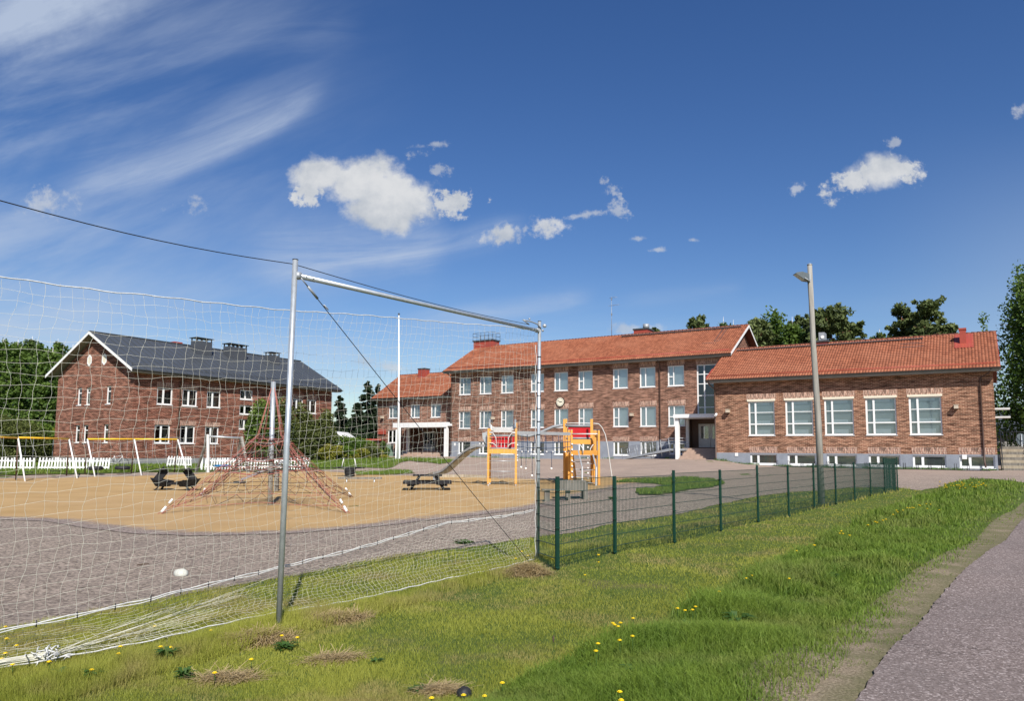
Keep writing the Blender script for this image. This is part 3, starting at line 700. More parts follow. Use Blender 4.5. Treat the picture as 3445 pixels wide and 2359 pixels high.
for z_, l in ((za-.1, .55), (za-.16, .75), (za-.95, 1.0), (za-.98, -.25)): an.tube([(xa-.2, 5.5, z_), (xa+l, 5.3, z_)], .012, 4)
for k in range(6): an.tube([(xa+.15*k, 5.2, za-.95), (xa+.15*k, 5.7, za-.95)], .008, 4)
for z_ in (za-.35, za-1.9, za-2.0): an.box(xa-.04, xa+.06, 5.44, 5.56, z_, z_+.14)
an.build('antenna', M['galv2'], bM)
pipe(bM, [(11.08,-.72,10.2), (11.10,-.45,10.0), (11.12,-.10,9.7), (11.12,-.10,2.3), (11.12,-.16,1.6)])
pipe(bM, [(-13.1,-.72,10.2), (-12.95,-.4,9.95), (-12.72,-.09,9.6), (-12.72,-.09,1.3)])
MB().box(-12.35,-12.15,-.03,-.004,2.2,2.5).build('vent_plate', M['white'], bM)
# entrance recess and canopy
r_ = MB(); y_ = .9
r_.poly([(alc[0], 0, 0), (alc[0], 0, alc[3]), (alc[0], y_, alc[3]), (alc[0], y_, 0)]); r_.poly([(alc[0], y_, 0), (alc[0], y_, alc[3]), (alc[1], y_, alc[3]), (alc[1], y_, 0)]); r_.poly([(alc[1], y_, 0), (alc[1], y_, alc[3]), (alc[1], 0, alc[3]), (alc[1], 0, 0)]); r_.poly([(alc[0], 0, alc[3]), (alc[1], 0, alc[3]), (alc[1], y_, alc[3]), (alc[0], y_, alc[3])])
r_.build('entrance_recess', M['brownstone'], bM)
da = FM.xz(2351, 1460, .85)[0]; zb = FM.xz(2370, 1506, .85)[1]; ztp = FM.xz(2370, 1427, .85)[1]
d_ = MB(); dw = 1.0
for k in range(2):
    xo = da+.06+k*(dw+.03)
    d_.box(xo, xo+.16, .80, .85, zb, ztp-.05); d_.box(xo+dw-.16, xo+dw, .80, .85, zb, ztp-.05); d_.box(xo+.16, xo+dw-.16, .80, .85, zb, zb+.78); d_.box(xo+.16, xo+dw-.16, .80, .85, ztp-.20, ztp-.05)
d_.box(da, da+.06, .79, .87, zb, ztp); d_.box(da+2*dw+.09, da+2*dw+.15, .79, .87, zb, ztp); d_.box(da, da+2*dw+.15, .79, .87, ztp-.05, ztp)
dr = d_.build('door', M['dwhite'], bM)
g_ = MB(); g_.box(da+.2, da+2.0, .82, .83, zb+.7, ztp-.15); g_.build('pane', M['glass'], dr)
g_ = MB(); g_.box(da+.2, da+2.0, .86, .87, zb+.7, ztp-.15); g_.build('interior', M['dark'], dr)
MB().bar((da+.95, .77, zb+.95), (da+.95, .77, zb+1.2), .03).build('handle', M['galv2'], dr)
# canopy
cx0 = FM.xz(2265, 1395, -2.9)[0]; zc1 = FM.xz(2330, 1393.5, -2.9)[1]; zc0 = FM.xz(2330, 1406, -2.9)[1]
MB().box(cx0, 17.1, -2.95, -.01, zc0, zc1).build('canopy', M['white'], bM)
fx, fz = FM.xz(2280.5, 1541, -2.6); rx, rz = FM.xz(2314.5, 1505, -.3)
MB().box(fx-.16, fx+.16, -2.76, -2.44, fz-.3, zc0-.004).build('canopy_post', M['white'], bM)
MB().box(rx-.13, rx+.13, -.43, -.17, rz-.5, zc0-.004).build('canopy_post', M['dwhite'], bM)
sx1 = 17.25; st = MB(); bz = 1.05
sp_ = [(2281, 1544, -3.1), ]
lv = [(-3.35, FM.xz(2284, 1541, -3.35)[0], bz+.17), (-3.0, FM.xz(2287, 1534, -3.0)[0], bz+.34), (-2.65, FM.xz(2296, 1524, -2.65)[0], bz+.51), (-2.3, FM.xz(2296, 1518, -2.3)[0], bz+.68), (-1.95, FM.xz(2296, 1511, -1.95)[0], bz+.85), (-1.6, FM.xz(2296, 1507, -1.6)[0], bz+1.0)]
for i, (yy, xx, zz) in enumerate(lv): st.box(xx, sx1, yy, (lv[i+1][0]+.002*i if i+1 < len(lv) else .88), 0.3, zz)
st.build('entrance_steps', M['pinkstone'], bM)
# wheelchair ramp
ra = FM.xz(2100, 1541, -1.9)[0]; rb = FM.xz(2262, 1512, -1.9)[0]; ztop = bz+1.0
rm = MB(); rm.poly([(ra,-2.5,1.08),(rb,-2.5,ztop-.06),(rb,-1.2,ztop-.06),(ra,-1.2,1.08)]); rm.poly([(ra,-2.5,.98),(ra,-1.2,.98),(rb,-1.2,ztop-.25),(rb,-2.5,ztop-.25)]); rm.poly([(ra,-2.5,.98),(rb,-2.5,ztop-.25),(rb,-2.5,ztop-.02),(ra,-2.5,1.10)]); rm.box(rb, 14.2, -2.5, -1.2, ztop-.22, ztop-.05)
rm.build('ramp', M['galv2'], bM)
rl = MB()
for k in range(7):
    f = k/6; xx = ra+.1+(rb-ra-.1)*f; zz = 1.08+(ztop-.06-1.08)*f
    for y_ in (-2.5, -1.2): rl.tube([(xx, y_, zz-(.5 if k > 2 else 0)), (xx-.12, y_, zz+.92)], .022, 6)
for h_ in (.45, .68, .92):
    for y_ in (-2.5, -1.2): rl.tube([(ra-.05, y_, 1.08+h_), (rb, y_, ztop-.06+h_), (14.1, y_, ztop-.06+h_)], .02, 6)
rl.build('railing', M['galv'], bM)

# ================================================================ WING
FW = Fr((60*(2404-W0/2)/FPX, 60), -32.40)
bW = FW.root('school_wing', 'single storey brick wing with five tall windows and orange tiled roof beside the lamp post', 'school wing')
WL, WR, DW = 0.0, 19.2, 11.0
wx = [FW.xz(px, 1400)[0] for px in (2518, 2623, 2733, 2845, 2964)]
for i in range(5): print('wx', round(wx[i], 2))
wx = [2.74+2.83*k for k in range(5)]; ww = 2.02
wops = [(x, x+ww, 3.07, 5.78) for x in wx]
bx = [FW.xz(px, 1545)[0] for px in (2523, 2628, 2735, 2851, 2971, 3094)]; print('bx', [round(v, 2) for v in bx])
bx = [2.80+2.84*k for k in range(6)]; bops = [(x, x+2.05, .78, 1.60) for x in bx]
w = MB(); holed(w, front(), WL, WR, 1.69, 7.45, wops); gable_wall(w, WL, 0, DW, 0, 7.45, DW/2, 10.45, -1); gable_wall(w, WR, 0, DW, 0, 7.45, DW/2, 10.45, 1); w.poly([(WL, DW, 0), (WL, DW, 7.4), (WR, DW, 7.4), (WR, DW, 0)])
w.build('wall', M['brickW'], bW)
w = MB(); holed(w, front(-.004), WL-.004, WR+.004, 0, 1.69, bops); w.poly([(WR+.004, 0, 0), (WR+.004, DW, 0), (WR+.004, DW, 1.69), (WR+.004, 0, 1.69)]); w.poly([(WL-.004, 0, 0), (WL-.004, 0, 1.69), (WL-.004, DW, 1.69), (WL-.004, DW, 0)])
w.build('plinth', M['plinthM'], bW)
for x in wx:
    window(bW, x, 3.07, ww, 2.71, 'W')
for x in bx: window(bW, x, .78, 2.05, .82, 'B', brk=(.46, .10))
rf = tiles(bW, -.42, 19.62, -.72, 7.60, 5.5, 10.80); roof_trim(bW, -.42, 19.62, -.72, 7.60, 5.5, 10.80, M['redmetal'])
sg = MB()
for z_ in (7.86, 7.94): sg.tube([(-.2, -.40, z_), (19.4, -.40, z_)], .028, 5)
for k in range(17): sg.bar((-.1+k*1.2, -.4, 7.72), (-.1+k*1.2, -.4, 7.96), .03)
sg.build('snow_guard', M['redmetal'], rf)
sg = MB()
for y_ in (4.7, 4.9, 5.1): sg.box(.6, 14.9, y_, y_+.09, 10.60, 10.66)
for k in range(18): sg.bar((.7+k*.83, 4.75, 10.3), (.7+k*.83, 4.85, 10.63), .03)
for z_, y_ in ((10.15, 4.0), (9.8, 3.3)): sg.box(13.4, 15.0, y_, y_+.03, z_, z_+.03)
sg.build('roof_walkway', M['darkroof'], rf)
ca = FW.xz(2744, 1170, 5)[0]; cb = FW.xz(2783, 1170, 5)[0]; zt = FW.xz(2760, 1151, 5)[1]
ch = chimney(bW, ca, cb, 5.0, 6.3, 10.2, zt, 'redmetal', .10)
MB().box(ca+.25, cb-.2, 5.1, 6.1, zt+.14, zt+.82).build('vent_box', M['galv2'], ch)
MB().tube([(ca+.55, 5.04, zt+.42), (ca+.55, 5.10, zt+.42)], .14, 10).build('vent_pipe', M['white'], ch)
ca = FW.xz(3230, 1170, 3.4)[0]; cb = FW.xz(3252, 1170, 3.4)[0]; zt = FW.xz(3240, 1110, 3.4)[1]
ch = chimney(bW, ca, cb, 3.4, 4.2, 9.2, zt, 'redmetal', .04, 'redmetal')
sl_ = (10.80-7.60)/6.22
fl = MB(); fl.poly([(ca-.35, 2.6, 7.6+sl_*3.32+.12), (cb+.45, 2.6, 7.6+sl_*3.32+.12), (cb+.45, 5.3, 7.6+sl_*6.02+.12), (ca-.35, 5.3, 7.6+sl_*6.02+.12)]); fl.build('flashing', M['redmetal'], ch)
fl = MB(); fl.bar((-.40, -.7, 7.72), (-.40, 1.15, 8.66), .1, .1); fl.bar((-.40,4.35,10.33), (-.40,5.4,10.85), .1, .1); fl.build('verge_flashing', M['redmetal'], bW)
pipe(bW, [(-.28,-.78,7.5), (-.2,-.5,7.2), (.10,-.10,6.85), (.10,-.10,1.3), (.12,-.2,1.15)])
pipe(bW, [(19.1,-.72,7.5), (18.95,-.4,7.25), (18.45,-.10,6.9), (18.45,-.10,1.2), (18.5,-.35,.85)])
pv = FW.xz(2478, 1530)[0]; MB().box(pv-.12, pv+.12, -.04, -.004, 1.42, 1.68).build('vent_plate', M['white'], bW)
pv = FW.xz(3245, 1538)[0]; MB().box(pv-.14, pv+.14, -.04, -.004, 1.38, 1.68).build('vent_plate', M['white'], bW)
# ================================================================ ANNEX
PN = at(1230+600/3.9775, 1220+800/3.9775, 86); FN = Fr((PN[0], PN[1]), -32.4)
bN = FN.root('school_annex', 'lower brick annex with white porch roof behind the flagpole', 'school annex')
NL, NR = -5.15, 6.3
nup = [(x, x+1.42, 5.45, 7.0) for x in (-3.42, -.05, 3.0)]; nlo = [(-3.5, -1.95, 2.52, 4.06)]
por = (-.35, 5.35, 1.6, 4.35)
w = MB(); holed(w, front(), NL, NR, 1.62, 7.75, nup+nlo+[por]); gable_wall(w, NL, 0, 9, 0, 7.75, 4.5, 10.9, -1); gable_wall(w, NR, 0, 9, 0, 7.75, 4.5, 10.9, 1); w.poly([(NL,9,0),(NL,9,7.7),(NR,9,7.7),(NR,9,0)])
w.build('wall', M['brickM'], bN)
MB().box(NL-.004, por[0], -.004, .5, 0, 1.62).build('plinth', M['plinthM'], bN)
for a, b, c, d in nup: window(bN, a, c, b-a, d-c, 'K', brk=(.45, .03))
window(bN, -3.5, 2.52, 1.55, 1.54, 'A2', brk=(.40, .03))
r_ = MB(); y_ = 1.9
r_.poly([(por[0],0,0),(por[0],0,4.35),(por[0],y_,4.35),(por[0],y_,0)]); r_.poly([(por[0],y_,0),(por[0],y_,4.35),(por[1],y_,4.35),(por[1],y_,0)]); r_.poly([(por[1],y_,0),(por[1],y_,4.35),(por[1],0,4.35),(por[1],0,0)]); r_.poly([(por[0],0,4.35),(por[1],0,4.35),(por[1],y_,4.35),(por[0],y_,4.35)])
r_.build('porch_recess', M['brickM'], bN)
MB().box(-.3, por[1], .0, 1.9, .5, 1.62).build('porch_floor', M['pinkstone'], bN)
for (a, b) in ((.6, 2.3), (3.6, 5.2)):
    d_ = MB(); d_.box(a, b, 1.80, 1.86, 1.62, 3.9)
    for (p, q) in ((a, a+.12), ((a+b)/2-.07, (a+b)/2+.07), (b-.12, b)): d_.box(p, q, 1.76, 1.81, 1.62, 3.9)
    dd = d_.build('door', M['dwhite'], bN); MB().box(a+.14, (a+b)/2-.1, 1.785, 1.79, 2.4, 3.75).build('pane', M['glassD'], dd); MB().box((a+b)/2+.1, b-.14, 1.785, 1.79, 2.4, 3.75).build('pane', M['glassD'], dd)
px0 = FN.xz(1322, 1427, -2.8)[0]; px1 = FN.xz(1513, 1427, -2.8)[0]; pz = FN.xz(1400, 1431, -2.8)[1]
MB().box(px0, px1-.5, -2.8, -.005, pz-.25, pz+.28).build('canopy', M['white'], bN)
MB().box(px1-.5, px1, -2.6, -.005, pz-.12, pz+.1).build('canopy_edge', M['white'], bN)
qx = FN.xz(1501.5, 1480, -2.5)[0]; MB().box(qx-.18, qx+.18, -2.68, -2.32, .6, pz-.254).build('canopy_post', M['white'], bN)
qx = FN.xz(1373, 1480, -.4)[0]; MB().box(qx-.15, qx+.15, -.55, -.25, 1.0, pz-.254).build('canopy_post', M['dwhite'], bN)
s_ = MB()
for k in range(4): s_.box(-.1+.25*k, 5.4-.2*k, -1.7+.4*k, (-1.7+.4*(k+1) if k < 3 else -.002), .5, 1.1+.165*k)
s_.build('entrance_steps', M['pinkstone'], bN)
rl = MB()
for k in range(3): rl.tube([(1.2+1.6*k, -1.2, 1.2), (1.2+1.6*k, -1.2, 2.2)], .025, 6)
rl.tube([(1.0, -1.2, 2.2), (4.6, -1.2, 2.2)], .025, 6); rl.build('railing', M['black'], bN)
rf = tiles(bN, -5.65, 6.9, -.65, 7.85, 4.5, 11.10); roof_trim(bN, -5.65, 6.9, -.65, 7.85, 4.5, 11.10, M['redmetal'])
sg = MB()
for z_, y_ in ((8.1, -.3), (9.85, 2.4)):
    for dz in (0, .08): sg.tube([(-5.4, y_, z_+dz), (6.6, y_, z_+dz)], .016, 5)
sg.build('snow_guard', M['redmetal'], rf)
ca = FN.xz(1408, 1250, 3.6)[0]; cb = FN.xz(1430, 1250, 3.6)[0]; zt = FN.xz(1420, 1243, 3.6)[1]
chimney(bN, ca, cb, 3.5, 4.5, 9.9, zt, 'redmetal', .05)
pipe(bN, [(-1.3,-.65,7.7), (-1.25,-.1,7.3), (-1.25,-.1,1.3)])
MB().box(-4.95, -3.75, -.18, -.006, 3.55, 4.15).build('letter_boxes', M['redmetal'], bN)

# ================================================================ APARTMENT HOUSE
PA = at(445, 1400, 57); FA = Fr((PA[0], PA[1]), 59.54)
bA = FA.root('apartment_house', 'red brick two storey house with dark grey sheet metal roof behind the swings', 'house')
LA, DA = 21.5, 10.85
aup = [(1.98, 3.38, 5.28, 6.68), (4.27, 5.69, 5.28, 6.68), (6.62, 8.02, 5.28, 6.68), (13.4, 14.8, 5.28, 6.66), (16.2, 17.6, 5.28, 6.66), (18.0, 19.4, 5.28, 6.66)]
alo = [(1.93, 3.33, 2.16, 3.64), (4.22, 5.62, 2.16, 3.64), (6.58, 7.98, 2.16, 3.62), (13.4, 14.8, 2.16, 3.64), (16.2, 17.6, 2.16, 3.64), (18.0, 19.4, 2.16, 3.64)]
ast = [(10.05, 11.47, 6.18, 7.06), (10.05, 11.47, 4.84, 5.70), (10.05, 11.47, 3.50, 4.40)]
# gable openings: u = local y (distance from the corner)
gop = [(3.02, 3.70, 5.27, 6.74), (5.90, 6.58, 5.27, 6.72), (7.15, 7.83, 5.27, 6.72), (3.08, 3.78, 2.17, 3.64), (5.92, 6.62, 2.17, 3.62), (7.12, 7.82, 2.17, 3.62)]
w = MB(); holed(w, front(), 0, LA, .96, 7.85, aup+alo+ast)
holed(w, leftside(), 0, DA, .96, 7.85, gop, flip=True)
w.poly([(0, 0, 7.85), (0, DA/2, 11.05), (0, DA, 7.85)]); w.poly([(LA, DA, .9), (LA, DA, 7.85), (LA, DA/2, 11.05), (LA, 0, 7.85), (LA, 0, .9)]); w.poly([(0, DA, 0), (LA, DA, 0), (LA, DA, 7.85), (0, DA, 7.85)])
w.build('wall', M['brickA'], bA)
MB().box(-.004, LA, -.004, DA, 0, .955).build('plinth', M['plinthA'], bA)
for i, (a, b, c, d) in enumerate(aup): window(bA, a, c, b-a, d-c, 'A' if i < 2 else 'As', brk=(.38, .03))
for i, (a, b, c, d) in enumerate(alo): window(bA, a, c, b-a, d-c, 'A2' if i != 1 else 'As', brk=(.38, .03))
for a, b, c, d in ast: window(bA, a, c, b-a, d-c, 'As')
WC.clear()
for (a, b, c, d) in gop:       # gable windows look towards -x: same parts, turned
    o = window(bA, 0, c, b-a, d-c, 'G', brk=(.34, .04)); WC.clear(); o.rotation_euler = (0, 0, -math.pi/2); o.location = (.11, b, c)
def hexwin(y, z):
    mb = MB(); r, ri = .40, .27; P = [(math.sin(math.pi/3*k)*.9, math.cos(math.pi/3*k)*1.25) for k in range(6)]
    for k in range(6):
        a, b = P[k], P[(k+1) % 6]
        A = [(-.02, y+a[0]*r, z+a[1]*r), (-.02, y+b[0]*r, z+b[1]*r), (-.02, y+b[0]*ri, z+b[1]*ri), (-.02, y+a[0]*ri, z+a[1]*ri)]
        mb.poly(A[::-1]); mb.poly([(p[0]+.02, p[1], p[2]) for p in A]); mb.poly([A[0], A[1], (0, *A[1][1:]), (0, *A[0][1:])]); mb.poly([A[3], A[2], (0.0, *A[2][1:]), (0.0, *A[3][1:])])
    o = mb.build('hexagonal_window', M['white'], bA); q = MB(); q.poly([(-.008, y+a*ri, z+b*ri) for a, b in P][::-1]); q.build('shutter', M['cream'], o)
hexwin(4.19, 8.93); hexwin(6.31, 8.95)
# sheet metal roof with standing seams
EY, EZ, RY, RZ = -.75, 7.88, DA/2, 11.22; RX0, RX1 = -.68, LA+.68
w = MB(); L_ = math.hypot(RY-EY, RZ-EZ)
for (ya, sgn) in ((EY, 1), (DA-EY, -1)):
    w.poly([(RX0, ya, EZ), (RX1, ya, EZ), (RX1, RY, RZ), (RX0, RY, RZ)] if sgn > 0 else [(RX0, ya, EZ), (RX0, RY, RZ), (RX1, RY, RZ), (RX1, ya, EZ)])
    k = 0
    x = RX0
    while x <= RX1+.01:
        w.bar((x, ya, EZ+.02), (x, RY, RZ+.02), .03, .05); x += .60
w.bar((RX0, RY, RZ+.03), (RX1, RY, RZ+.03), .22, .07)
w.box(RX0, RX1, EY, EY+.03, EZ-.16, EZ-.004)
rfA = w.build('roof', M['darkroof'], bA)
roof_trim(bA, RX0, RX1, EY+.02, EZ-.02, RY, RZ-.02, M['white'])
sg = MB()
for z_ in (8.28, 8.36): sg.tube([(-.5, -.28, z_), (LA+.5, -.28, z_)], .014, 5)
for k in range(38): sg.bar((-.4+k*.6, -.28, 8.1), (-.4+k*.6, -.28, 8.4), .03)
sg.build('snow_guard', M['gutter'], rfA)
for (pxa, pxb, pyt, yy) in ((663, 714, 1143, 3.6), (772, 831, 1163, 3.6), (912, 941, 1190, 3.6)):
    xa = FA.xz(pxa, pyt+20, yy)[0]; xb = FA.xz(pxb, pyt+20, yy)[0]; zt = FA.xz((pxa+pxb)/2, pyt+6, yy)[1]
    c_ = MB().box(xa, xb, yy, yy+.9, 9.6, zt).build('chimney', M['darkroof'], bA)
    cp_ = MB()
    n_ = max(2, int((xb-xa)/.45))
    for k in range(n_+1):
        for y2 in (yy+.03, yy+.8): cp_.box(xa+(xb-xa-.1)*k/n_, xa+(xb-xa-.1)*k/n_+.1, y2, y2+.07, zt, zt+.26)
    cp_.box(xa-.12, xb+.12, yy-.12, yy+1.02, zt+.26, zt+.31); cp_.build('chimney_cap', M['gutter'], c_)
MB().box(FA.xz(585, 1150, 5.6)[0], FA.xz(612, 1155, 5.6)[0], 5.5, 6.3, 10.8, 11.42).build('roof_vent', M['redmetal'], bA)
pxp = FA.xz(600, 1400)[0]; pipe(bA, [(pxp+.1,-.72,7.7), (pxp+.05,-.4,7.45), (pxp,-.08,7.1), (pxp,-.08,.9)]); 
pxp = FA.xz(1029, 1330)[0]; pipe(bA, [(pxp+.1,-.72,7.7), (pxp+.05,-.4,7.45), (pxp,-.08,7.1), (pxp,-.08,.9)])
for x_ in (3.75, 8.0+.5, 12.35): MB().box(x_, x_+.16, -.02, .01, 5.95, 6.15).build('vent_plate', M['brown'], bA)
MB().box(3.62, 3.78, -.02, .01, 3.0, 3.2).build('vent_plate', M['brown'], bA)
# ================================================================ THINGS ON THE WALLS
def hang(F, px, py, off, name, label, cat, group=None):
    x, z = F.xz(px, py, -off); p = F.w(x, -off, z); return empty(name, p, F.a, label, cat, group)
t = hang(FM, 1887, 1353, 0, 'wall_clock', 'round cream clock with black hands on the brick school wall', 'clock')
c_ = MB(); n = 28
c_.tube([(0, -.005, 0), (0, -.16, 0)], .44, n).build('clock_case', M['black'], t)
c_ = MB(); c_.poly([(.42*math.cos(2*math.pi*k/n), -.166, .42*math.sin(2*math.pi*k/n)) for k in range(n)]); f_ = c_.build('clock_face', M['clockface'], t)
c_ = MB()
for k in range(12):
    a = math.pi/6*k; c_.bar((.32*math.sin(a), -.172, .32*math.cos(a)), (.37*math.sin(a), -.172, .37*math.cos(a)), .045, .01, up=(0, 1, 0))
c_.build('hour_marks', M['black'], f_)
c_ = MB()
for a, l, w_ in ((R_(300), .36, .035), (R_(85), .22, .06)): c_.bar((-.06*math.sin(a), -.18, -.06*math.cos(a)), (l*math.sin(a), -.18, l*math.cos(a)), w_, .008, up=(0, 1, 0))
c_.build('clock_hands', M['black'], t)
lamps = [(FM, 2128, 1396, 'beige wall lamp on the brown brick school between ground floor windows'), (FM, 1662, 1408, 'beige wall lamp above the left climbing tower'), (FW, 2451, 1384, 'beige wall lamp on the wing near the entrance porch'), (FW, 3217, 1370, 'beige wall lamp on the bare right end of the wing'), (FN, 1290, 1405, 'beige wall lamp on the annex above the red letter boxes')]
for F, px, py, lb in lamps:
    t = hang(F, px, py, 0, 'wall_lamp', lb, 'lamp', 'wall lamps on the school')
    MB().box(-.13, .13, -.42, -.02, -.12, .12).build('lamp_cover', M['beige'], t); MB().box(-.16, .16, -.45, -.003, .121, .15).build('lamp_top', M['beige'], t)
t = hang(FW, 2412, 1396, 0, 'security_camera', 'small white camera beside the downpipe at the wing corner', 'camera')
MB().tube([(0, -.02, 0), (0, -.3, .02)], .04, 8).build('bracket', M['white'], t); MB().tube([(.02, -.2, .05), (.02, -.5, -.08)], .10, 10).build('camera_body', M['white'], t)

# ================================================================ GOAL FRAME, NET, CABLES
PL = gnd(935, 2131); PR = gnd(1808, 1895)
zl, zr = g1(*PL), g1(*PR)
TL = at(993.6, 875, PL[1]); TR = at(1815, 1082, PR[1])
gf = empty('goal_frame', (PL[0], PL[1], zl), 0, 'tall galvanised steel pipe frame holding the ball net', 'goal frame')
def rel(o, p): return tuple(Vector(p)-o.location)
bl_, br_ = Vector((PL[0], PL[1], zl-.3)), Vector((PR[0], PR[1], zr-.3))
def pole(par, p, q, r, name, mat='galv', n=16):
    return MB().tube([rel(par, p), rel(par, q)], r, n).build(name, M[mat], par)
pole(gf, bl_, TL, .029, 'post'); pr_ = pole(gf, br_, TR, .029, 'post')
for T, b_ in ((TL, bl_), (TR, br_)):
    dd = (T-b_).normalized(); MB().tube([rel(gf, T), rel(gf, T+dd*.008)], .031, 16).build('post_cap', M['black'], gf)
JL = at(1003, 928, PL[1]+.02); JR = at(1808, 1112, PR[1]-.02)
dj = (JR-JL).normalized()
MB().tube([rel(gf, JL+dj*.02), rel(gf, JR-dj*.02)], .027, 16).build('crossbar', M['galv'], gf)
for J, s_ in ((JL, 1), (JR, -1)):
    c_ = MB(); c_.bar(rel(gf, J-dj*.04*s_), rel(gf, J+dj*.24*s_), .012, .058); c_.tube([rel(gf, J+Vector((0, 0, -.035))), rel(gf, J+Vector((0, 0, .035)))], .036, 14)
    for k in (.1, .2): c_.tube([rel(gf, J+dj*k*s_+Vector((.03, -.03, 0))), rel(gf, J+dj*k*s_+Vector((-.03, .03, 0)))], .008, 6)
    c_.build('clamp', M['galv2'], gf)
hk = MB(); hk.tube([rel(gf, JR+Vector((-.25, -.45, .10))), rel(gf, JR+Vector((-.1, -.15, .12))), rel(gf, JR+Vector((0, -.04, .10))), rel(gf, JR+Vector((.06, 0, .03)))], .012, 8)
hk.sphere(rel(gf, JR+Vector((.12, 0, .08))), .035, .02, .035); hk.sphere(rel(gf, JR+Vector((.09, .01, .0))), .022); hk.sphere(rel(gf, JR+Vector((-.14, -.2, .16))), .018)
hk.build('pulley', M['galv2'], gf)
def along(P, Q, t): return P+(Q-P)*t
vb = MB()
# net
NR_ = Vector((PR[0]-.05, PR[1], 0)); NB = [Vector((*gnd(1700, 1921), 0)), Vector((*gnd(1500, 1962), 0)), Vector((*gnd(935, 2080), 0)), Vector((*gnd(500, 2180), 0)), Vector((*gnd(0, 2275), 0))]
dn = (NB[-1]-NB[2]).normalized(); NB.append(NB[-1]+dn*2.2)
path = [NR_]+NB; cum_ = [0]
for i in range(1, len(path)): cum_.append(cum_[-1]+(path[i]-path[i-1]).length)
LN = cum_[-1]
def npath(s):
    for i in range(1, len(path)):
        if s <= cum_[i]+1e-6: return along(path[i-1], path[i], (s-cum_[i-1])/(cum_[i]-cum_[i-1]))
    return path[-1].copy()
def ztop_at(y, px): return
def zfrom(px, py, Y): return at(px, py, Y).z
stops_top = []; stops_mid = []
for px, pt, pm in ((1803, 1112, 1716), (1500, 1085, 1760), (1215, 1060, 1845), (935, 1043, 1915), (650, 1013, 1985), (330, 980, 2062), (0, 934, 2138)):
    # find s where the path has that picture column
    best = min((abs((lambda P: P.x/P.y)(npath(LN*k/400))-(px-W0/2)/FPX), k) for k in range(401))[1]
    s_ = LN*best/400; P = npath(s_); stops_top.append((s_, zfrom(px, pt, P.y))); stops_mid.append((s_, zfrom(px, pm, P.y)))
print('net', [(round(a, 2), round(b, 2)) for a, b in stops_top], [(round(a, 2), round(b, 2)) for a, b in stops_mid])
def itp(st, s):
    if s <= st[0][0]: return st[0][1]
    for i in range(1, len(st)):
        if s <= st[i][0]: f = (s-st[i-1][0])/max(1e-6, st[i][0]-st[i-1][0]); return st[i-1][1]+(st[i][1]-st[i-1][1])*f
    return st[-1][1]
net = empty('ball_net', (PR[0]-.05, PR[1], zr), 0, 'cream cord ball net hanging from the steel frame down to the grass', 'net')
MS = .105; ncol = int(LN/MS); nrow = 29
cord = MB(); r0 = .0012
nodes = {}
nrm = Vector((-dn.y, dn.x, 0))
for i in range(ncol+1):
    s = i*MS; P = npath(s); zt, zm = itp(stops_top, s), itp(stops_mid, s)
    bow = .10*math.sin(math.pi*min(1, s/6))
    for j in range(nrow+1):
        f = j/nrow; sh = .012*math.sin(i*2.1+j*.7)+.018*math.sin(j*.9+i*.13)+random.gauss(0, .005)
        p = P+dn*(sh+(.018*math.sin(f*9+s*1.5))); z = zt+(zm-zt)*f+random.gauss(0, .004)+.012*math.sin(i*.9+j*2.0)
        nodes[i, j] = p+nrm*(-bow*math.sin(math.pi*f))+Vector((0, 0, z))
for j in range(1, nrow+1): cord.tube([rel(net, nodes[i, j]) for i in range(ncol+1)], r0, 3, cap=False)
for i in range(ncol+1):
    if i % 1 == 0:
        pts = []
        for j in range(nrow+1):
            pts.append(rel(net, nodes[i, j]))
            if j < nrow:
                a = nodes[i, j]; b = nodes[i, j+1]; pts.append(rel(net, along(a, b, .5)+dn*(.006*(1 if (i+j) % 2 else -1))))
        cord.tube(pts, r0 if i % 4 else r0*1.35, 3, cap=False)
cord.build('mesh', M['netc'], net)
# slack lower apron: finer squares, pleated, lying towards the grass
ap = MB(); nr2 = 17; an_ = {}
gath = lambda s: max(0.0, 1-abs(s-(LN-3.1))/2.6)
for i in range(int(LN/.075)+1):
    s = i*.075; P = npath(s); zm = itp(stops_mid, s); zb = g1(P.x, P.y)+.05
    for j in range(nr2+1):
        f = j/nr2; ga = gath(s)
        fz = f**(1-.35*ga); z = zm+(zb-zm)*(fz*(1-ga*.0)); w_ = .03*math.sin(f*22+s*2.2)*(1-abs(2*f-1))
        bel = .13*math.sin(math.pi*f)
        an_[i, j] = P+dn*(.05*f*math.sin(s*1.1)+.012*math.sin(i*2.4+j*1.9)+.03*math.sin(j*1.1))+nrm*(-bel+w_)+Vector((0, 0, z+.008*math.sin(i*1.3+j)-.05*ga*f))
ni = max(k[0] for k in an_)
for j in range(nr2+1): ap.tube([rel(net, an_[i, j]) for i in range(ni+1)], r0*.95, 3, cap=False)
for i in range(ni+1): ap.tube([rel(net, an_[i, j]) for j in range(nr2+1)], r0*.95, 3, cap=False)
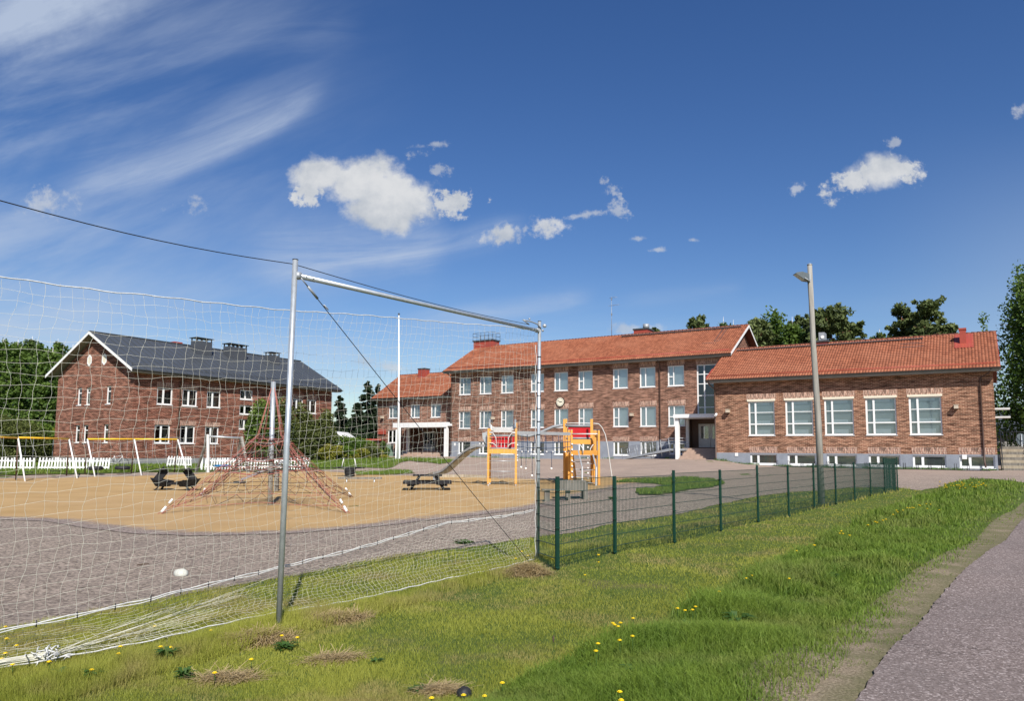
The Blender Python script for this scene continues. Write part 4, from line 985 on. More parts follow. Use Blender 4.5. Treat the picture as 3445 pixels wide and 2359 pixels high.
# gathered bundle on the left
k0 = int((LN-3.4)/.075); Pk = Vector((*gnd(150, 2245), 0)); Pk.z = g1(Pk.x, Pk.y)+.09
for q in range(16):
    a = an_[min(ni, max(0, k0-18+q*1)), 3+(q % 13)]; m_ = along(a, Pk, .6)+Vector((0, 0, -.03+.01*q % .05)); ap.tube([rel(net, a), rel(net, m_), rel(net, Pk+Vector((random.gauss(0, .02), random.gauss(0, .02), random.gauss(0, .02))))], .002, 3, cap=False)
for q in range(14):
    e = Pk+dn*1.6+Vector((random.gauss(0, .03), 0, random.gauss(.02, .03))); ap.tube([rel(net, Pk+Vector((0, 0, random.gauss(0, .02)))), rel(net, along(Pk, e, .5)+Vector((0, 0, random.gauss(.03, .02)))), rel(net, e)], .003, 4, cap=False)
ap.build('lower_mesh', M['netc'], net)
kn = MB()
for q in range(40):
    a = Vector((random.gauss(0, .06), random.gauss(0, .05), random.gauss(0, .03))); b = a+Vector((random.gauss(0, .07), random.gauss(0, .05), random.gauss(0, .04)))
    kn.tube([rel(net, Pk+a), rel(net, Pk+along(a, b, .5)+Vector((0, 0, .02))), rel(net, Pk+b)], .006, 5)
kn.build('knot', M['netrope'], net)
def ropeline(fz, r, nm, sag=.0, wob=.006):
    pts = []
    for k in range(int(LN/.12)+1):
        s = k*.12; P = npath(s); pts.append(rel(net, P+Vector((0, 0, fz(s, P)+wob*math.sin(k*1.7)))+dn*0))
    return MB().tube(pts, r, 6).build(nm, M['netrope'], net)
ropeline(lambda s, P: itp(stops_top, s), .006, 'top_rope'); 
rm_ = ropeline(lambda s, P: itp(stops_mid, s), .006, 'middle_rope')
MB().tube([rel(net, npath(.12*k)+Vector((0, 0, itp(stops_mid, .12*k)-.018+.008*math.cos(k*1.2)))) for k in range(int(LN/.12)+1)], .005, 5).build('middle_rope', M['netrope'], net)
ropeline(lambda s, P: g1(P.x, P.y)+.06, .007, 'bottom_rope')
for k in range(1, 34):
    s = k*.31; P = npath(s)
    if s < LN: MB().tube([rel(net, P+Vector((0, 0, itp(stops_mid, s)+.022))), rel(net, P+Vector((0, 0, itp(stops_mid, s)-.035)))], .006, 5).build('cable_tie', M['black'], net)
for k in range(15):
    f = k/14; z_ = .35+(JR.z-.45-.35)*f; p = along(br_, TR, (z_-br_.z)/(TR.z-br_.z)); dd = (TR-br_).normalized()
    MB().tube([rel(net, p-dd*.008), rel(net, p+dd*.008)], .0335, 14).build('strap', M['black'], net)
se = MB(); pts = []
for k in range(40):
    z_ = zr+.1+(JR.z-.35-zr)*k/39; pts.append(rel(net, Vector((PR[0]-.035+.01*math.sin(k*1.6), PR[1]-.02, z_))))
se.tube(pts, .006, 5).build('side_rope', M['netrope'], net)
# cables
A0 = at(-150, 633, 5.0); 
cb_ = empty('steel_cable', A0, 0, 'dark steel cable running above the goal frame across the sky', 'cable')
T1 = at(985, 888, PL[1]+.03); T2 = at(1780, 1092, PR[1]-.35)
pts = [A0+(T1-A0)*k/10-Vector((0, 0, .06*math.sin(math.pi*k/10))) for k in range(11)] + [T1+(T2-T1)*k/8-Vector((0, 0, .05*math.sin(math.pi*k/8))) for k in range(1, 9)]
MB().tube([rel(cb_, p) for p in pts], .0045, 6).build('wire', M['cable'], cb_)
e2 = MB(); e2.tube([rel(cb_, T2), rel(cb_, JR+Vector((-.25, -.45, .10)))], .011, 6); e2.build('turnbuckle', M['galv2'], cb_)
GA = Vector((*gnd(1790, 1915), 0)); GA = Vector((PR[0]-.13, PR[1]-.75, g1(PR[0]-.13, PR[1]-.75)-.02)); GA = at(1795, 1925, PR[1]-.45); GA.z = g1(GA.x, GA.y)
gw = empty('guy_wire', GA, 0, 'thin dark guy wire slanting from the left post top down to the right post foot', 'wire')
S0 = JL+Vector((.04, -.03, -.03)); 
MB().tube([rel(gw, S0+(GA-S0)*k/14-Vector((0, 0, .03*math.sin(math.pi*k/14)))) for k in range(15)], .0045, 6).build('wire', M['cable'], gw)
tb = MB(); dd = (GA-S0).normalized(); tb.tube([rel(gw, S0), rel(gw, S0+dd*.12)], .007, 6); tb.tube([rel(gw, S0+dd*.12), rel(gw, S0+dd*.30)], .014, 8); tb.tube([rel(gw, S0+dd*.42+Vector((0, 0, .02))), rel(gw, S0+dd*.46+Vector((.02, 0, 0))), rel(gw, S0+dd*.5+Vector((0, 0, .02))), rel(gw, S0+dd*.46+Vector((-.02, 0, .03))), rel(gw, S0+dd*.42+Vector((0, 0, .02)))], .006, 5)
tb.build('turnbuckle', M['galv2'], gw)

# ================================================================ GREEN MESH FENCE
Q2, Q12 = np.array([1.84, 13.2]), np.array([16.4, 31.4]); DQ = (Q12-Q2)/10
fp = [np.array([.72, 11.55])]+[Q2+DQ*k for k in range(11)]+[Q12+np.array([.55, 1.95])]
tops = [1604, 1602.6, 1582.7, 1581, 1566, 1567, 1559, 1560, 1556, 1557, 1541, 1539, 1541]
fpx = [1871, 2066, 2259, 2415, 2544, 2653, 2735, 2806, 2869, 2925, 2970, 3012, 3043]
fn_ = empty('mesh_fence', (fp[0][0], fp[0][1], g1(*fp[0])), 0, 'low dark green wire mesh fence running from the net towards the school', 'fence')
fh = []
for i, p in enumerate(fp):
    z0 = g1(*p); zt = at(fpx[i], tops[i], p[1]).z; fh.append(zt)
    P0 = Vector((p[0], p[1], z0-.15)); P1 = Vector((p[0], p[1], zt))
    o = MB().bar(rel(fn_, P0), rel(fn_, P1), .04, .06, up=(DQ[0], DQ[1], 0)).build('post', M['green'], fn_)
    c_ = MB()
    for k in (.15, .55, .97): c_.bar(rel(fn_, P1-Vector((.03, .04, (zt-z0)*k))), rel(fn_, P1-Vector((-.03, .02, (zt-z0)*k))), .035, .018)
    c_.build('clamp', M['green'], o)
for i in range(13):
    a = (np.array([PR[0]+.04, PR[1]-.2]) if i == 0 else fp[i-1]); b = fp[i]
    if i == 0: a = np.array([PR[0]+.05, PR[1]-.15]); a = np.array(at(1812, 1610, 12.2)[:2])
    a = a+np.array([-.035, .03]) if i else a; b = b+np.array([-.035, .03])
    zt = min(fh[i], fh[i-1] if i else 9)-.03; zb = max(g1(*a), g1(*b))-.02
    if i in (0, 1): zt = fh[0]-.05
    L = np.hypot(*(b-a)); nv = int(L/.05); m_ = MB()
    for k in range(nv+1):
        q = a+(b-a)*k/nv; m_.bar(rel(fn_, (q[0], q[1], zb)), rel(fn_, (q[0], q[1], zt)), .006, .006)
    z_ = zt-.01
    while z_ > zb: m_.bar(rel(fn_, (a[0], a[1], z_)), rel(fn_, (b[0], b[1], z_)), .020, .008); z_ -= .2
    m_.build('mesh_panel', M['green'], fn_)

# ================================================================ LAMP POST, FLAGPOLE
LPx, LPy = 9.8, 23.4; z0 = g1(LPx, LPy)
lp = empty('lamp_post', (LPx, LPy, z0), 0, 'grey weathered wooden pole with a dark floodlight behind the green fence', 'lamp post')
tp = at(2724, 892, LPy); 
pts = [(0, 0, -.4), (-.02, 0, 2.6), (tp.x-LPx+.03, 0, 5.2), (tp.x-LPx, 0, tp.z-z0)]
MB().tube(pts, [.105, .098, .085, .074], 18).build('pole', M['greywood'], lp)
MB().tube([(tp.x-LPx, 0, tp.z-z0), (tp.x-LPx, 0, tp.z-z0+.03), (tp.x-LPx, 0, tp.z-z0+.06)], [.085, .08, .02], 12).build('pole_cap', M['galv2'], lp)
h = MB(); c = Vector((tp.x-LPx-.08, -.02, tp.z-z0-.42))
TLt = c+Vector((-.36, 0, .13)); 
prof = [(c+Vector((0.0, 0, .10))), c+Vector((-.22, 0, .17)), c+Vector((-.40, 0, .145)), c+Vector((-.44, 0, .115)), c+Vector((-.14, 0, -.10)), c+Vector((0.0, 0, -.12))]
for sgn in (-1, 1):
    fr_ = [p+Vector((0, sgn*.13, 0)) for p in prof]; h.poly(fr_ if sgn < 0 else fr_[::-1])
for k in range(6):
    a, b = prof[k], prof[(k+1) % 6]; h.poly([a+Vector((0, -.13, 0)), a+Vector((0, .13, 0)), b+Vector((0, .13, 0)), b+Vector((0, -.13, 0))])
hd = h.build('lamp_head', M['bulb'], lp)
q = MB(); q.poly([c+Vector((-.425, -.12, .10)), c+Vector((-.425, .12, .10)), c+Vector((-.15, .12, -.105)), c+Vector((-.15, -.12, -.105))]); q.build('lamp_glass', M['galv'], hd)
b_ = MB(); b_.tube([c+Vector((.08, 0, -.08)), c+Vector((-.02, -.14, -.13)), c+Vector((-.14, -.15, -.06))], .018, 6); b_.sphere(c+Vector((-.14, -.15, -.06)), .03); b_.box(*[v for v in (c.x-.01, c.x+.06, c.y-.06, c.y+.06, c.z-.15, c.z+.12)]); b_.build('bracket', M['galv2'], lp)
MB().tube([(tp.x-LPx-.09, -.02, tp.z-z0-.5), (-.085, -.03, 3.0), (-.112, -.02, .1)], .012, 5).build('cable', M['black'], lp)
fpxy = gnd(1338, 1551); FPY = fpxy[1]; t0 = at(1342, 1060, FPY)
fl = empty('flagpole', (fpxy[0], fpxy[1], g1(*fpxy)), 0, 'tall bare white flagpole in front of the annex', 'flagpole')
zf = g1(*fpxy)
MB().tube([(0, 0, -.2), (0, 0, 4.5), (t0.x-fpxy[0], 0, t0.z-zf)], [.11, .09, .045], 12).build('pole', M['white'], fl)
MB().sphere((t0.x-fpxy[0], 0, t0.z-zf+.08), .10, .10, .12).build('finial', M['gutter'], fl)
q = MB()
for s_ in (-.17, .17): q.box(s_-.06, s_+.06, -.1, .1, -.2, 2.9 if s_ < 0 else 3.1)
q.build('base_planks', M['white'], fl)

# ================================================================ PLAYGROUND
# rope pyramid
mx_, my_ = gnd(908, 1703); mz = g1(mx_, my_); rp_ = empty('rope_pyramid', (mx_, my_, mz), 0, 'pink rope climbing pyramid around a steel mast on the sand', 'rope climbing net')
mt = at(920, 1285, my_); mt = Vector((mt.x-mx_, 0, mt.z-mz))
MB().tube([(0, 0, -.3), mt], .085, 16).build('mast', M['galv'], rp_)
for f in (.26, .36, .52, .0): 
    if f: MB().tube([mt*f-Vector((0, 0, .04)), mt*f+Vector((0, 0, .04))], .115, 14).build('collar', M['black'], rp_)
anc = [Vector((*gnd(px, py), 0)) for px, py in ((535, 1733), (1172, 1730), (1185, 1676), (672, 1672))]
anc = [Vector((a.x-mx_, a.y-my_, g1(a.x, a.y)-mz)) for a in anc]
rg = MB(); rgd = MB()
ring = {}
def pyr(k, f):
    a = anc[k]; h_ = Vector((a.x, a.y, 0)).normalized(); nd = mt*.56+h_*.62; nd.z = mt.z*.56
    return along(mt, nd, f/.42) if f < .42 else along(nd, a, (f-.42)/.58)+Vector((0, 0, -.10*math.sin(math.pi*(f-.42)/.58)))
for k, a in enumerate(anc):
    for off in (-.05, .05): rg.tube([pyr(k, f)+Vector((off*f, 0, .02)) for f in (0, .2, .42, .6, .8, 1)], .011, 5)
    rg.tube([pyr(k, .42), pyr(k, .62)+Vector((0, 0, -.28)), pyr(k, .8)+Vector((0, 0, -.30)), a], .012, 5)
for k in range(4):
    for f in (.94, .86, .76, .64, .52, .44, .36):
        p, q = pyr(k, f), pyr((k+1) % 4, f); c_ = along(p, q, .5); c_ = Vector((c_.x*.80, c_.y*.80, c_.z*(.9 if f > .5 else 1)+.10*(f > .6)))
        pts = [p, along(p, c_, .5)+Vector((0, 0, -.03)), c_, along(q, c_, .5)+Vector((0, 0, -.03)), q]
        (rg if random.random() < .6 else rgd).tube(pts, .009, 4); ring[k, f] = pts
    fs = [.94, .86, .76, .64, .52, .44]
    def on(L_, t):
        t *= 4; j = min(3, int(t)); return along(L_[j], L_[j+1], t-j)
    for i in range(len(fs)-1):
        A_, B_ = ring[k, fs[i]], ring[k, fs[i+1]]; n_ = (6, 6, 5, 4, 2)[i]
        for m_ in range(n_):
            t_ = (m_+.5)/n_; (rg if random.random() < .5 else rgd).tube([on(A_, t_), along(on(A_, t_), on(B_, min(1, t_+.5/n_)), .5)+Vector((random.gauss(0, .04), random.gauss(0, .04), random.gauss(0, .03))), on(B_, min(1, t_+.5/n_))], .0075, 4)
            (rg if random.random() < .5 else rgd).tube([on(A_, t_), on(B_, max(0, t_-.5/n_))], .0075, 4)
for f, R0 in ((.28, 1.9), (.38, 1.35), (.50, .8)):
    c_ = mt*f; P = [c_+Vector((R0*math.cos(a), R0*math.sin(a)*.9, -.12*math.sin(3*a))) for a in np.linspace(0, 2*math.pi, 13)]
    rg.tube(P, .012, 4); rgd.tube([c_+(p-c_)*.5 for p in P], .012, 4)
    for i, p in enumerate(P[:-1]): (rgd if i % 2 else rg).tube([c_, along(c_, p, .5)+Vector((0, 0, random.gauss(0, .08))), p], .012, 4); rgd.tube([p, c_+(P[(i+2) % 12]-c_)*.5+Vector((0, 0, .3))], .010, 4)
rg.build('pink_ropes', M['rope'], rp_); rgd.build('dark_ropes', M['ropedark'], rp_)
for k, a in enumerate(anc):
    d_ = (mt-a).normalized(); q = MB(); q.tube([a+d_*.10, a+d_*.32], .04, 8); q.tube([a+d_*.45, a+d_*.62], .035, 8); q.build('anchor_sleeve', M['white'], rp_)
# wooden posts inside, seen through the ropes
t = None
# picnic tables
def picnic(name, x, y, rz, label, s=1.0):
    o = empty(name, (x, y, g1(x, y)+.0), rz, label, 'picnic table')
    MB().box(-.72*s, .72*s, -.42*s, .42*s, .70, .77).build('table_top', M['blackwood'], o)
    for sy_ in (-1, 1): MB().box(-1.18*s, 1.18*s, sy_*.80-.15, sy_*.80+.15, .34, .46).build('seat', M['blackwood'], o)
    for sx_ in (-1, 1):
        MB().box(sx_*1.05*s-.14, sx_*1.05*s+.14, -.648, .648, .34, .459).build('seat', M['blackwood'], o)
        for sy_ in (-1, 1): MB().bar((sx_*.95, sy_*.62, -.15), (sx_*.38, sy_*.25, .715), .14, .07).build('leg', M['blackwood'], o)
    for sx_ in (-1, 1): MB().bar((sx_*.95, -.92, .28), (sx_*.45, .92, .28), .06, .11).build('crossbeam', M['blackwood'], o)
    return o
P = gnd(1433, 1652); picnic('picnic_table', P[0], P[1]+.6, R_(6), 'black picnic table with benches on all sides standing before the slide', 1.0)
# low table pair with tilted backs (left)
P = gnd(588, 1652); z0 = g1(*P)
o = empty('play_boat', (P[0], P[1], z0), R_(-6), 'black wooden boat shaped bench table on the sand left of the rope pyramid', 'play bench')
q = MB()
for sx_ in (-1, 1):
    A1 = [(sx_*1.28, 0, .60), (sx_*.95, -.42, .55), (sx_*.25, -.40, .45), (sx_*.25, .40, .45), (sx_*.95, .42, .55)]; A0_ = [(sx_*1.0, 0, .22), (sx_*.8, -.2, .2), (sx_*.35, -.2, .2), (sx_*.35, .2, .2), (sx_*.8, .2, .2)]
    m_ = MB(); m_.poly(A1); m_.poly(A0_)
    for k in range(5): m_.poly([A0_[k], A0_[(k+1) % 5], A1[(k+1) % 5], A1[k]])
    m_.build('hull', M['blackwood'], o)
    m_ = MB(); m_.bar((sx_*.95, 0, .45), (sx_*.50, 0, 1.0), .36, .06, up=(0, 1, 0)); m_.box(sx_*.62-.26, sx_*.62+.26, -.24, .24, .98, 1.03); m_.build('backrest', M['blackwood'], o)
    for sy_ in (-1, 1): MB().bar((sx_*.95, sy_*.3, -.1), (sx_*.45, sy_*.1, .5), .09, .05).build('leg', M['blackwood'], o)
MB().box(-.32, .32, -.12, .12, .28, .40).build('beam', M['blackwood'], o)
# wooden bench-table behind the green fence
P = gnd(1905, 1682); z0 = g1(*P)
o = empty('wooden_bench', (P[0], P[1], z0), R_(4), 'weathered grey wooden table bench behind the green fence', 'bench')
MB().box(-.35, .75, -.30, .30, .70, .76).build('table_top', M['benchwood'], o); MB().box(-.30, .70, -.31, -.27, .38, .695).build('panel', M['benchwood'], o)
MB().box(-1.05, .1, -.85, -.55, .40, .45).build('seat', M['benchwood'], o)
for x_, y_, w_ in ((-.85, -.7, .20), (.72, -.25, .16), (.72, .2, .16), (0.05, -.1, .18)): MB().box(x_-w_/2, x_+w_/2, y_-.08, y_+.08, -.15, .395 if x_ < -.5 else .695).build('leg', M['benchwood'], o)

# climbing frame: two towers, net bridge, slide, fire pole
TLx, TLy = gnd(1642, 1636); D_T = 1.55; z0 = g1(TLx, TLy)
cf = empty('climbing_frame', (TLx, TLy, z0), 0, 'orange play tower set with red panels, grey slide and rope bridge', 'climbing frame')
xr = at(1735, 1636, TLy).x-TLx
def Z(px, py, Y): return at(px, py, Y).z-z0
def Xp(px, Y): return at(px, 1500, Y).x-TLx
def post(x, y, zt, rz=0):
    o = MB().box(x-.055, x+.055, y-.055, y+.055, .12, zt).build('post', M['orange'], cf)
    c_ = MB(); c_.tube([(x, y, -.2), (x, y, .14)], .03, 8); c_.build('foot', M['galv'], o)
    MB().box(x-.06, x+.06, y-.06, y+.06, zt+.001, zt+.03).build('cap', M['greyp'], o)
    return o
zF = Z(1642, 1442, TLy); zRr = Z(1646, 1422, TLy+1.5)
post(0, 0, zF); post(xr, 0, zF); post(0.05, 1.5, zRr); post(xr+.02, 1.5, zRr)
zd = Z(1690, 1519, TLy)
MB().box(.056, xr-.056, -.05, .03, zd-.13, zd+.13).build('beam', M['orange'], cf)
MB().box(.0, xr, .1, 1.44, zd-.08, zd).build('deck', M['greyp'], cf)
for zz in (Z(1690, 1552, TLy), Z(1690, 1587, TLy)): MB().tube([(.0, 0, zz), (xr, 0, zz)], .022, 8).build('rung', M['galv'], cf)
for zz in (Z(1690, 1454, TLy),): MB().tube([(.0, -.03, zz), (xr, -.03, zz)], .024, 8).build('rail', M['dwhite'], cf)
for (sx_, xx) in ((1, .08), (-1, xr-.08)):
    for za, zb_ in ((Z(1690, 1457, TLy), zd+.13), (Z(1690, 1491, TLy), zd+.13)):
        MB().tube([(xx-.05*sx_, -.04, za), (xx+.16*sx_, -.04, za-.02), (xx+.32*sx_, -.04, za-.25 if za > zd+.8 else za-.12), (xx+.38*sx_, -.04, zb_)], .022, 8).build('guard_bar', M['dwhite'], cf)
ztp_, zbt = Z(1690, 1468, TLy+1.5), Z(1690, 1506, TLy+1.5)
for k in range(7): MB().box(.12+k*.19, .12+k*.19+.165, 1.44, 1.47, zbt, ztp_).build('red_panel', M['red'], cf)
for zz in (ztp_+.02, zbt-.05): MB().tube([(0, 1.46, zz), (xr, 1.46, zz)], .05, 8).build('panel_rail', M['greyp'], cf)
for k in range(4):
    zz = Z(1690, 1450-k*4, TLy+.8); MB().tube([(.06, .35+.25*k, zz+.20), (.14, .35+.25*k, zz+.04), (.3, .35+.25*k, zz-.02), (xr-.3, .35+.25*k, zz-.02), (xr-.14, .35+.25*k, zz+.04), (xr-.06, .35+.25*k, zz+.20)], .028, 8).build('roof_bar', M['dwhite'], cf)
for xx in (.04, xr-.04): MB().tube([(xx, .1, Z(1642, 1440, TLy)), (xx, .5, Z(1642, 1415, TLy)+.05), (xx, 1.0, Z(1642, 1415, TLy)+.05), (xx, 1.4, Z(1642, 1430, TLy))], .06, 8).build('roof_arch', M['greyp'], cf)
# slide
hs_ = MB(); hs_.poly([(-.05, .5, Z(1640, 1506, TLy+.6)), (-.32, .5, Z(1620, 1478, TLy+.6)), (-.38, .5, Z(1620, 1458, TLy+.6)), (-.05, .5, Z(1620, 1452, TLy+.6))]); hs_.poly([(-.05, 1.1, Z(1640, 1506, TLy+.6)), (-.32, 1.1, Z(1620, 1478, TLy+.6)), (-.38, 1.1, Z(1620, 1458, TLy+.6)), (-.05, 1.1, Z(1620, 1452, TLy+.6))])
hs_.poly([(-.32, .5, Z(1620, 1478, TLy+.6)), (-.38, .5, Z(1620, 1458, TLy+.6)), (-.38, 1.1, Z(1620, 1458, TLy+.6)), (-.32, 1.1, Z(1620, 1478, TLy+.6))]); hs_.poly([(-.38, .5, Z(1620, 1458, TLy+.6)), (-.05, .5, Z(1620, 1452, TLy+.6)), (-.05, 1.1, Z(1620, 1452, TLy+.6)), (-.38, 1.1, Z(1620, 1458, TLy+.6))])
hs_.build('slide_hood', M['galv'], cf)
sp2 = [(1640, 1504, 0.6), (1612, 1504, .9), (1590, 1512, 1.3), (1572, 1524, 1.8), (1550, 1543, 2.4), (1530, 1561, 3.1), (1512, 1578, 3.8), (1495, 1590, 4.5), (1468, 1597, 5.2)]
sl2 = MB(); CP = []
for px, py, dy in sp2: p = at(px, py, TLy+dy); CP.append(Vector((p.x-TLx, dy, p.z-z0)))
for i in range(len(CP)-1):
    a, b = CP[i], CP[i+1]; d = (b-a); n_ = Vector((-d.y, d.x, 0)).normalized()*.22
    if i: n0 = nprev
    else: n0 = n_
    nprev = n_
    u_ = Vector((0, 0, .13))
    sl2.poly([a-n0, b-n_, b+n_, a+n0]); sl2.poly([a-n0, a-n0+u_, b-n_+u_, b-n_]); sl2.poly([a+n0, b+n_, b+n_+u_, a+n0+u_])
    sl2.poly([a-n0-Vector((0,0,.05)), b-n_-Vector((0,0,.05)), b+n_-Vector((0,0,.05)), a+n0-Vector((0,0,.05))]); sl2.poly([a-n0*1.12, a-n0*1.12+u_, b-n_*1.12+u_, b-n_*1.12]); sl2.poly([a+n0*1.12, b+n_*1.12, b+n_*1.12+u_, a+n0*1.12+u_])
sl2.build('slide', M['slide'], cf)
MB().box(CP[-1].x-.2, CP[-1].x+.2, CP[-1].y-.05, CP[-1].y+.05, -.1, CP[-1].z-.06).build('slide_foot', M['greyp'], cf)
# right towers
RY = TLy+.2
a1_, a2_ = Xp(1923, RY), Xp(2016, RY-1.0); c1_, c2_ = Xp(1905, RY+1.9), Xp(1992, RY+1.9)
zl_ = Z(1923, 1447, RY); zh_ = Z(1905, 1410, RY+1.9)
for x_, y_, z_ in ((a1_, .2, zl_), (a2_, -.6, Z(2016, 1449, RY-.8)), (a2_-.14, -.35, Z(2012, 1449, RY-.6)), (Xp(1914, RY+.9), 1.1, zl_+.02), (Xp(2001, RY+.4), .8, zl_), (c1_, 2.1, zh_), (c2_, 2.1, zh_), (c1_-.15, 1.7, zh_-.03), (c2_-.12, 1.4, zh_-.03)): post(x_, y_, z_)
def lerp_beam(xa, ya, xb, yb, z_, h_, mat='orange', nm='beam'): MB().bar((xa, ya, z_), (xb, yb, z_), .06, h_).build(nm, M[mat], cf)
lerp_beam(a1_+.06, .15, a2_-.06, -.6, Z(1970, 1524, RY-.4), .26)
lerp_beam(a1_+.06, .9, c2_, 1.3, Z(1955, 1487, RY+.9), .26)
dk = MB(); zz = Z(1970, 1524, RY); dk.poly([(a1_, .2, zz), (a2_, -.6, zz), (c2_+.1, 1.3, zz), (c1_, 1.6, zz)]); dk.poly([(a1_, .2, zz-.07), (c1_, 1.6, zz-.07), (c2_+.1, 1.3, zz-.07), (a2_, -.6, zz-.07)]); dk.build('deck', M['greyp'], cf)
zt2, zb2 = Z(1950, 1437, RY+2), Z(1950, 1472, RY+2)
for k in range(8):
    xx = c1_+.12+k*(c2_-c1_-.2)/8; MB().box(xx, xx+.16, 2.06, 2.09, zb2, zt2).build('red_panel', M['red'], cf)
MB().tube([(c1_, 2.05, zt2+.05), (c2_, 2.05, zt2+.05)], .07, 8).build('panel_rail', M['greyp'], cf); MB().tube([(c1_, 2.05, zb2-.06), (c2_, 2.05, zb2-.06)], .06, 8).build('panel_rail', M['greyp'], cf)
MB().tube([(c1_, 2.0, Z(1950, 1425, RY+2)), (c2_, 2.0, Z(1950, 1425, RY+2))], .025, 8).build('rail', M['dwhite'], cf)
MB().tube([(a1_, .15, Z(1960, 1461, RY)), (a2_, -.6, Z(1990, 1461, RY-.5))], .035, 8).build('rail', M['dwhite'], cf)
# beam from tower to tower, arching rear beam, net bridge
MB().bar((xr, .0, Z(1740, 1456, TLy)), (a1_, .2, Z(1923, 1461, RY)), .07, .17).build('top_beam', M['greyp'], cf)
arc = [(1905, 1431), (1885, 1432), (1860, 1437), (1835, 1448), (1805, 1461), (1780, 1468), (1755, 1466), (1739, 1461)]
MB().tube([(at(px, py, TLy+1.8).x-TLx, 1.8, Z(px, py, TLy+1.8)) for px, py in arc], .085, 8).build('arch_beam', M['greyp'], cf)
nb = MB(); z1_, z2_, z3_ = Z(1800, 1486, TLy+.9), Z(1800, 1503, TLy+.9), Z(1800, 1519, TLy+.9)
for y_ in (.3, 1.3):
    for zz, sg_ in ((z1_, .08), (z2_, .10), (z3_, .06)): nb.tube([(xr+(a1_-xr)*k/8, y_, zz-sg_*math.sin(math.pi*k/8)) for k in range(9)], .018, 5)
    for k in range(1, 9):
        xx = xr+(a1_-xr)*k/9+.06*math.sin(k*2+y_); nb.tube([(xx, y_, Z(1800, 1461, TLy)), (xx+.03, y_, z3_-.06)], .013, 4)
for k in range(1, 14): xx = xr+(a1_-xr)*k/14; nb.tube([(xx, .3, z3_-.06*math.sin(math.pi*k/14)), (xx, 1.3, z3_-.06*math.sin(math.pi*k/14))], .016, 4)
for xx, yy, zz in ((xr+.55, .3, .95), (xr+.9, .6, .55), (a1_-1.1, .4, .95), (xr+.3, 1.0, 1.0)): nb.tube([(xx, yy, z3_), (xx+.02, yy, zz)], .014, 4)
nb.build('rope_bridge', M['bluerope'], cf)
kb = MB()
for y_ in (.3, 1.3):
    for k in range(1, 9):
        xx = xr+(a1_-xr)*k/9; kb.sphere((xx, y_, z3_-.02), .045, nu=6, nv=4)
for xx, yy, zz in ((xr+.55, .3, .95), (xr+.9, .6, .55), (a1_-1.1, .4, .95), (xr+.3, 1.0, 1.0)): kb.sphere((xx, yy, zz), .07, nu=6, nv=4)
for k in range(7): kb.sphere((a1_+.02, .1, .5+.3*k), .055, nu=6, nv=4); kb.sphere((a2_-.55, -.2, .45+.28*k), .055, nu=6, nv=4); kb.sphere((xr+.08, -.02, 1.4+.28*k if k < 4 else 1.5), .05, nu=6, nv=4)
kb.build('climbing_knobs', M['white'], cf)
for (pa, pb) in (((1946, 1519), (1958, 1632)), ((1993, 1521), (2005, 1640))):
    A_ = at(pa[0], pa[1], RY-.5); B_ = at(pb[0], pb[1], RY-1.6); A_ = Vector((A_.x-TLx, A_.y-TLy, A_.z-z0)); B_ = Vector((B_.x-TLx, B_.y-TLy, -.05))
    MB().bar(A_, along(A_, B_, .45)+Vector((.10, -.12, .05)), .07, .16, up=(0, 1, .3)).build('curved_ladder_rail', M['greyp'], cf)
    MB().bar(along(A_, B_, .45)+Vector((.10, -.12, .05)), B_, .07, .16, up=(0, 1, .3)).build('curved_ladder_rail', M['greyp'], cf)
rn = MB()
for k in range(4): yv = -.4-.3*k; zz = 1.25-.33*k; rn.tube([(Xp(1946, RY), yv, zz), (Xp(2000, RY), yv, zz)], .016, 5)
for k in range(4): zz = .5+.42*k; rn.tube([(a1_, .2, zz), (c2_, 1.3, zz)], .02, 5)
rn.build('rungs', M['galv2'], cf)
for xx, sg_ in ((Xp(1935, RY), 1), (Xp(2006, RY), -1)):
    zz = Z(1950, 1497, RY-.5); MB().tube([(xx, -.1, zz), (xx+.25*sg_, -.25, zz-.01), (xx+.38*sg_, -.3, zz-.22), (xx+.38*sg_, -.3, zz-.5)], .024, 8).build('guard_bar', M['dwhite'], cf)
fpp = [(1996, 1425), (2014, 1427), (2024, 1437), (2036, 1462), (2044, 1500), (2052, 1560), (2059, 1606)]
MB().tube([(at(px, py, RY+2.2+.1*i).x-TLx, 2.4+.1*i, Z(px, py, RY+2.2+.1*i)) for i, (px, py) in enumerate(fpp)]+[(at(2062, 1606, RY+3).x-TLx, 3.1, -.1)], .028, 8).build('fire_pole', M['dwhite'], cf)
for k in range(5): MB().bar((c1_-.1+.16*k, 2.0, .25), (c1_-.05+.10*k, 1.95, 1.75), .12, .04, up=(0, 1, 0)).build('climbing_board', M['orange'], cf)
for k in range(3): MB().bar((Xp(1998, RY)+.07*k, .9+.2*k, .3), (Xp(2003, RY)+.05*k, 1.0+.2*k, 2.5), .10, .04, up=(0, 1, 0)).build('climbing_board', M['orange'], cf)
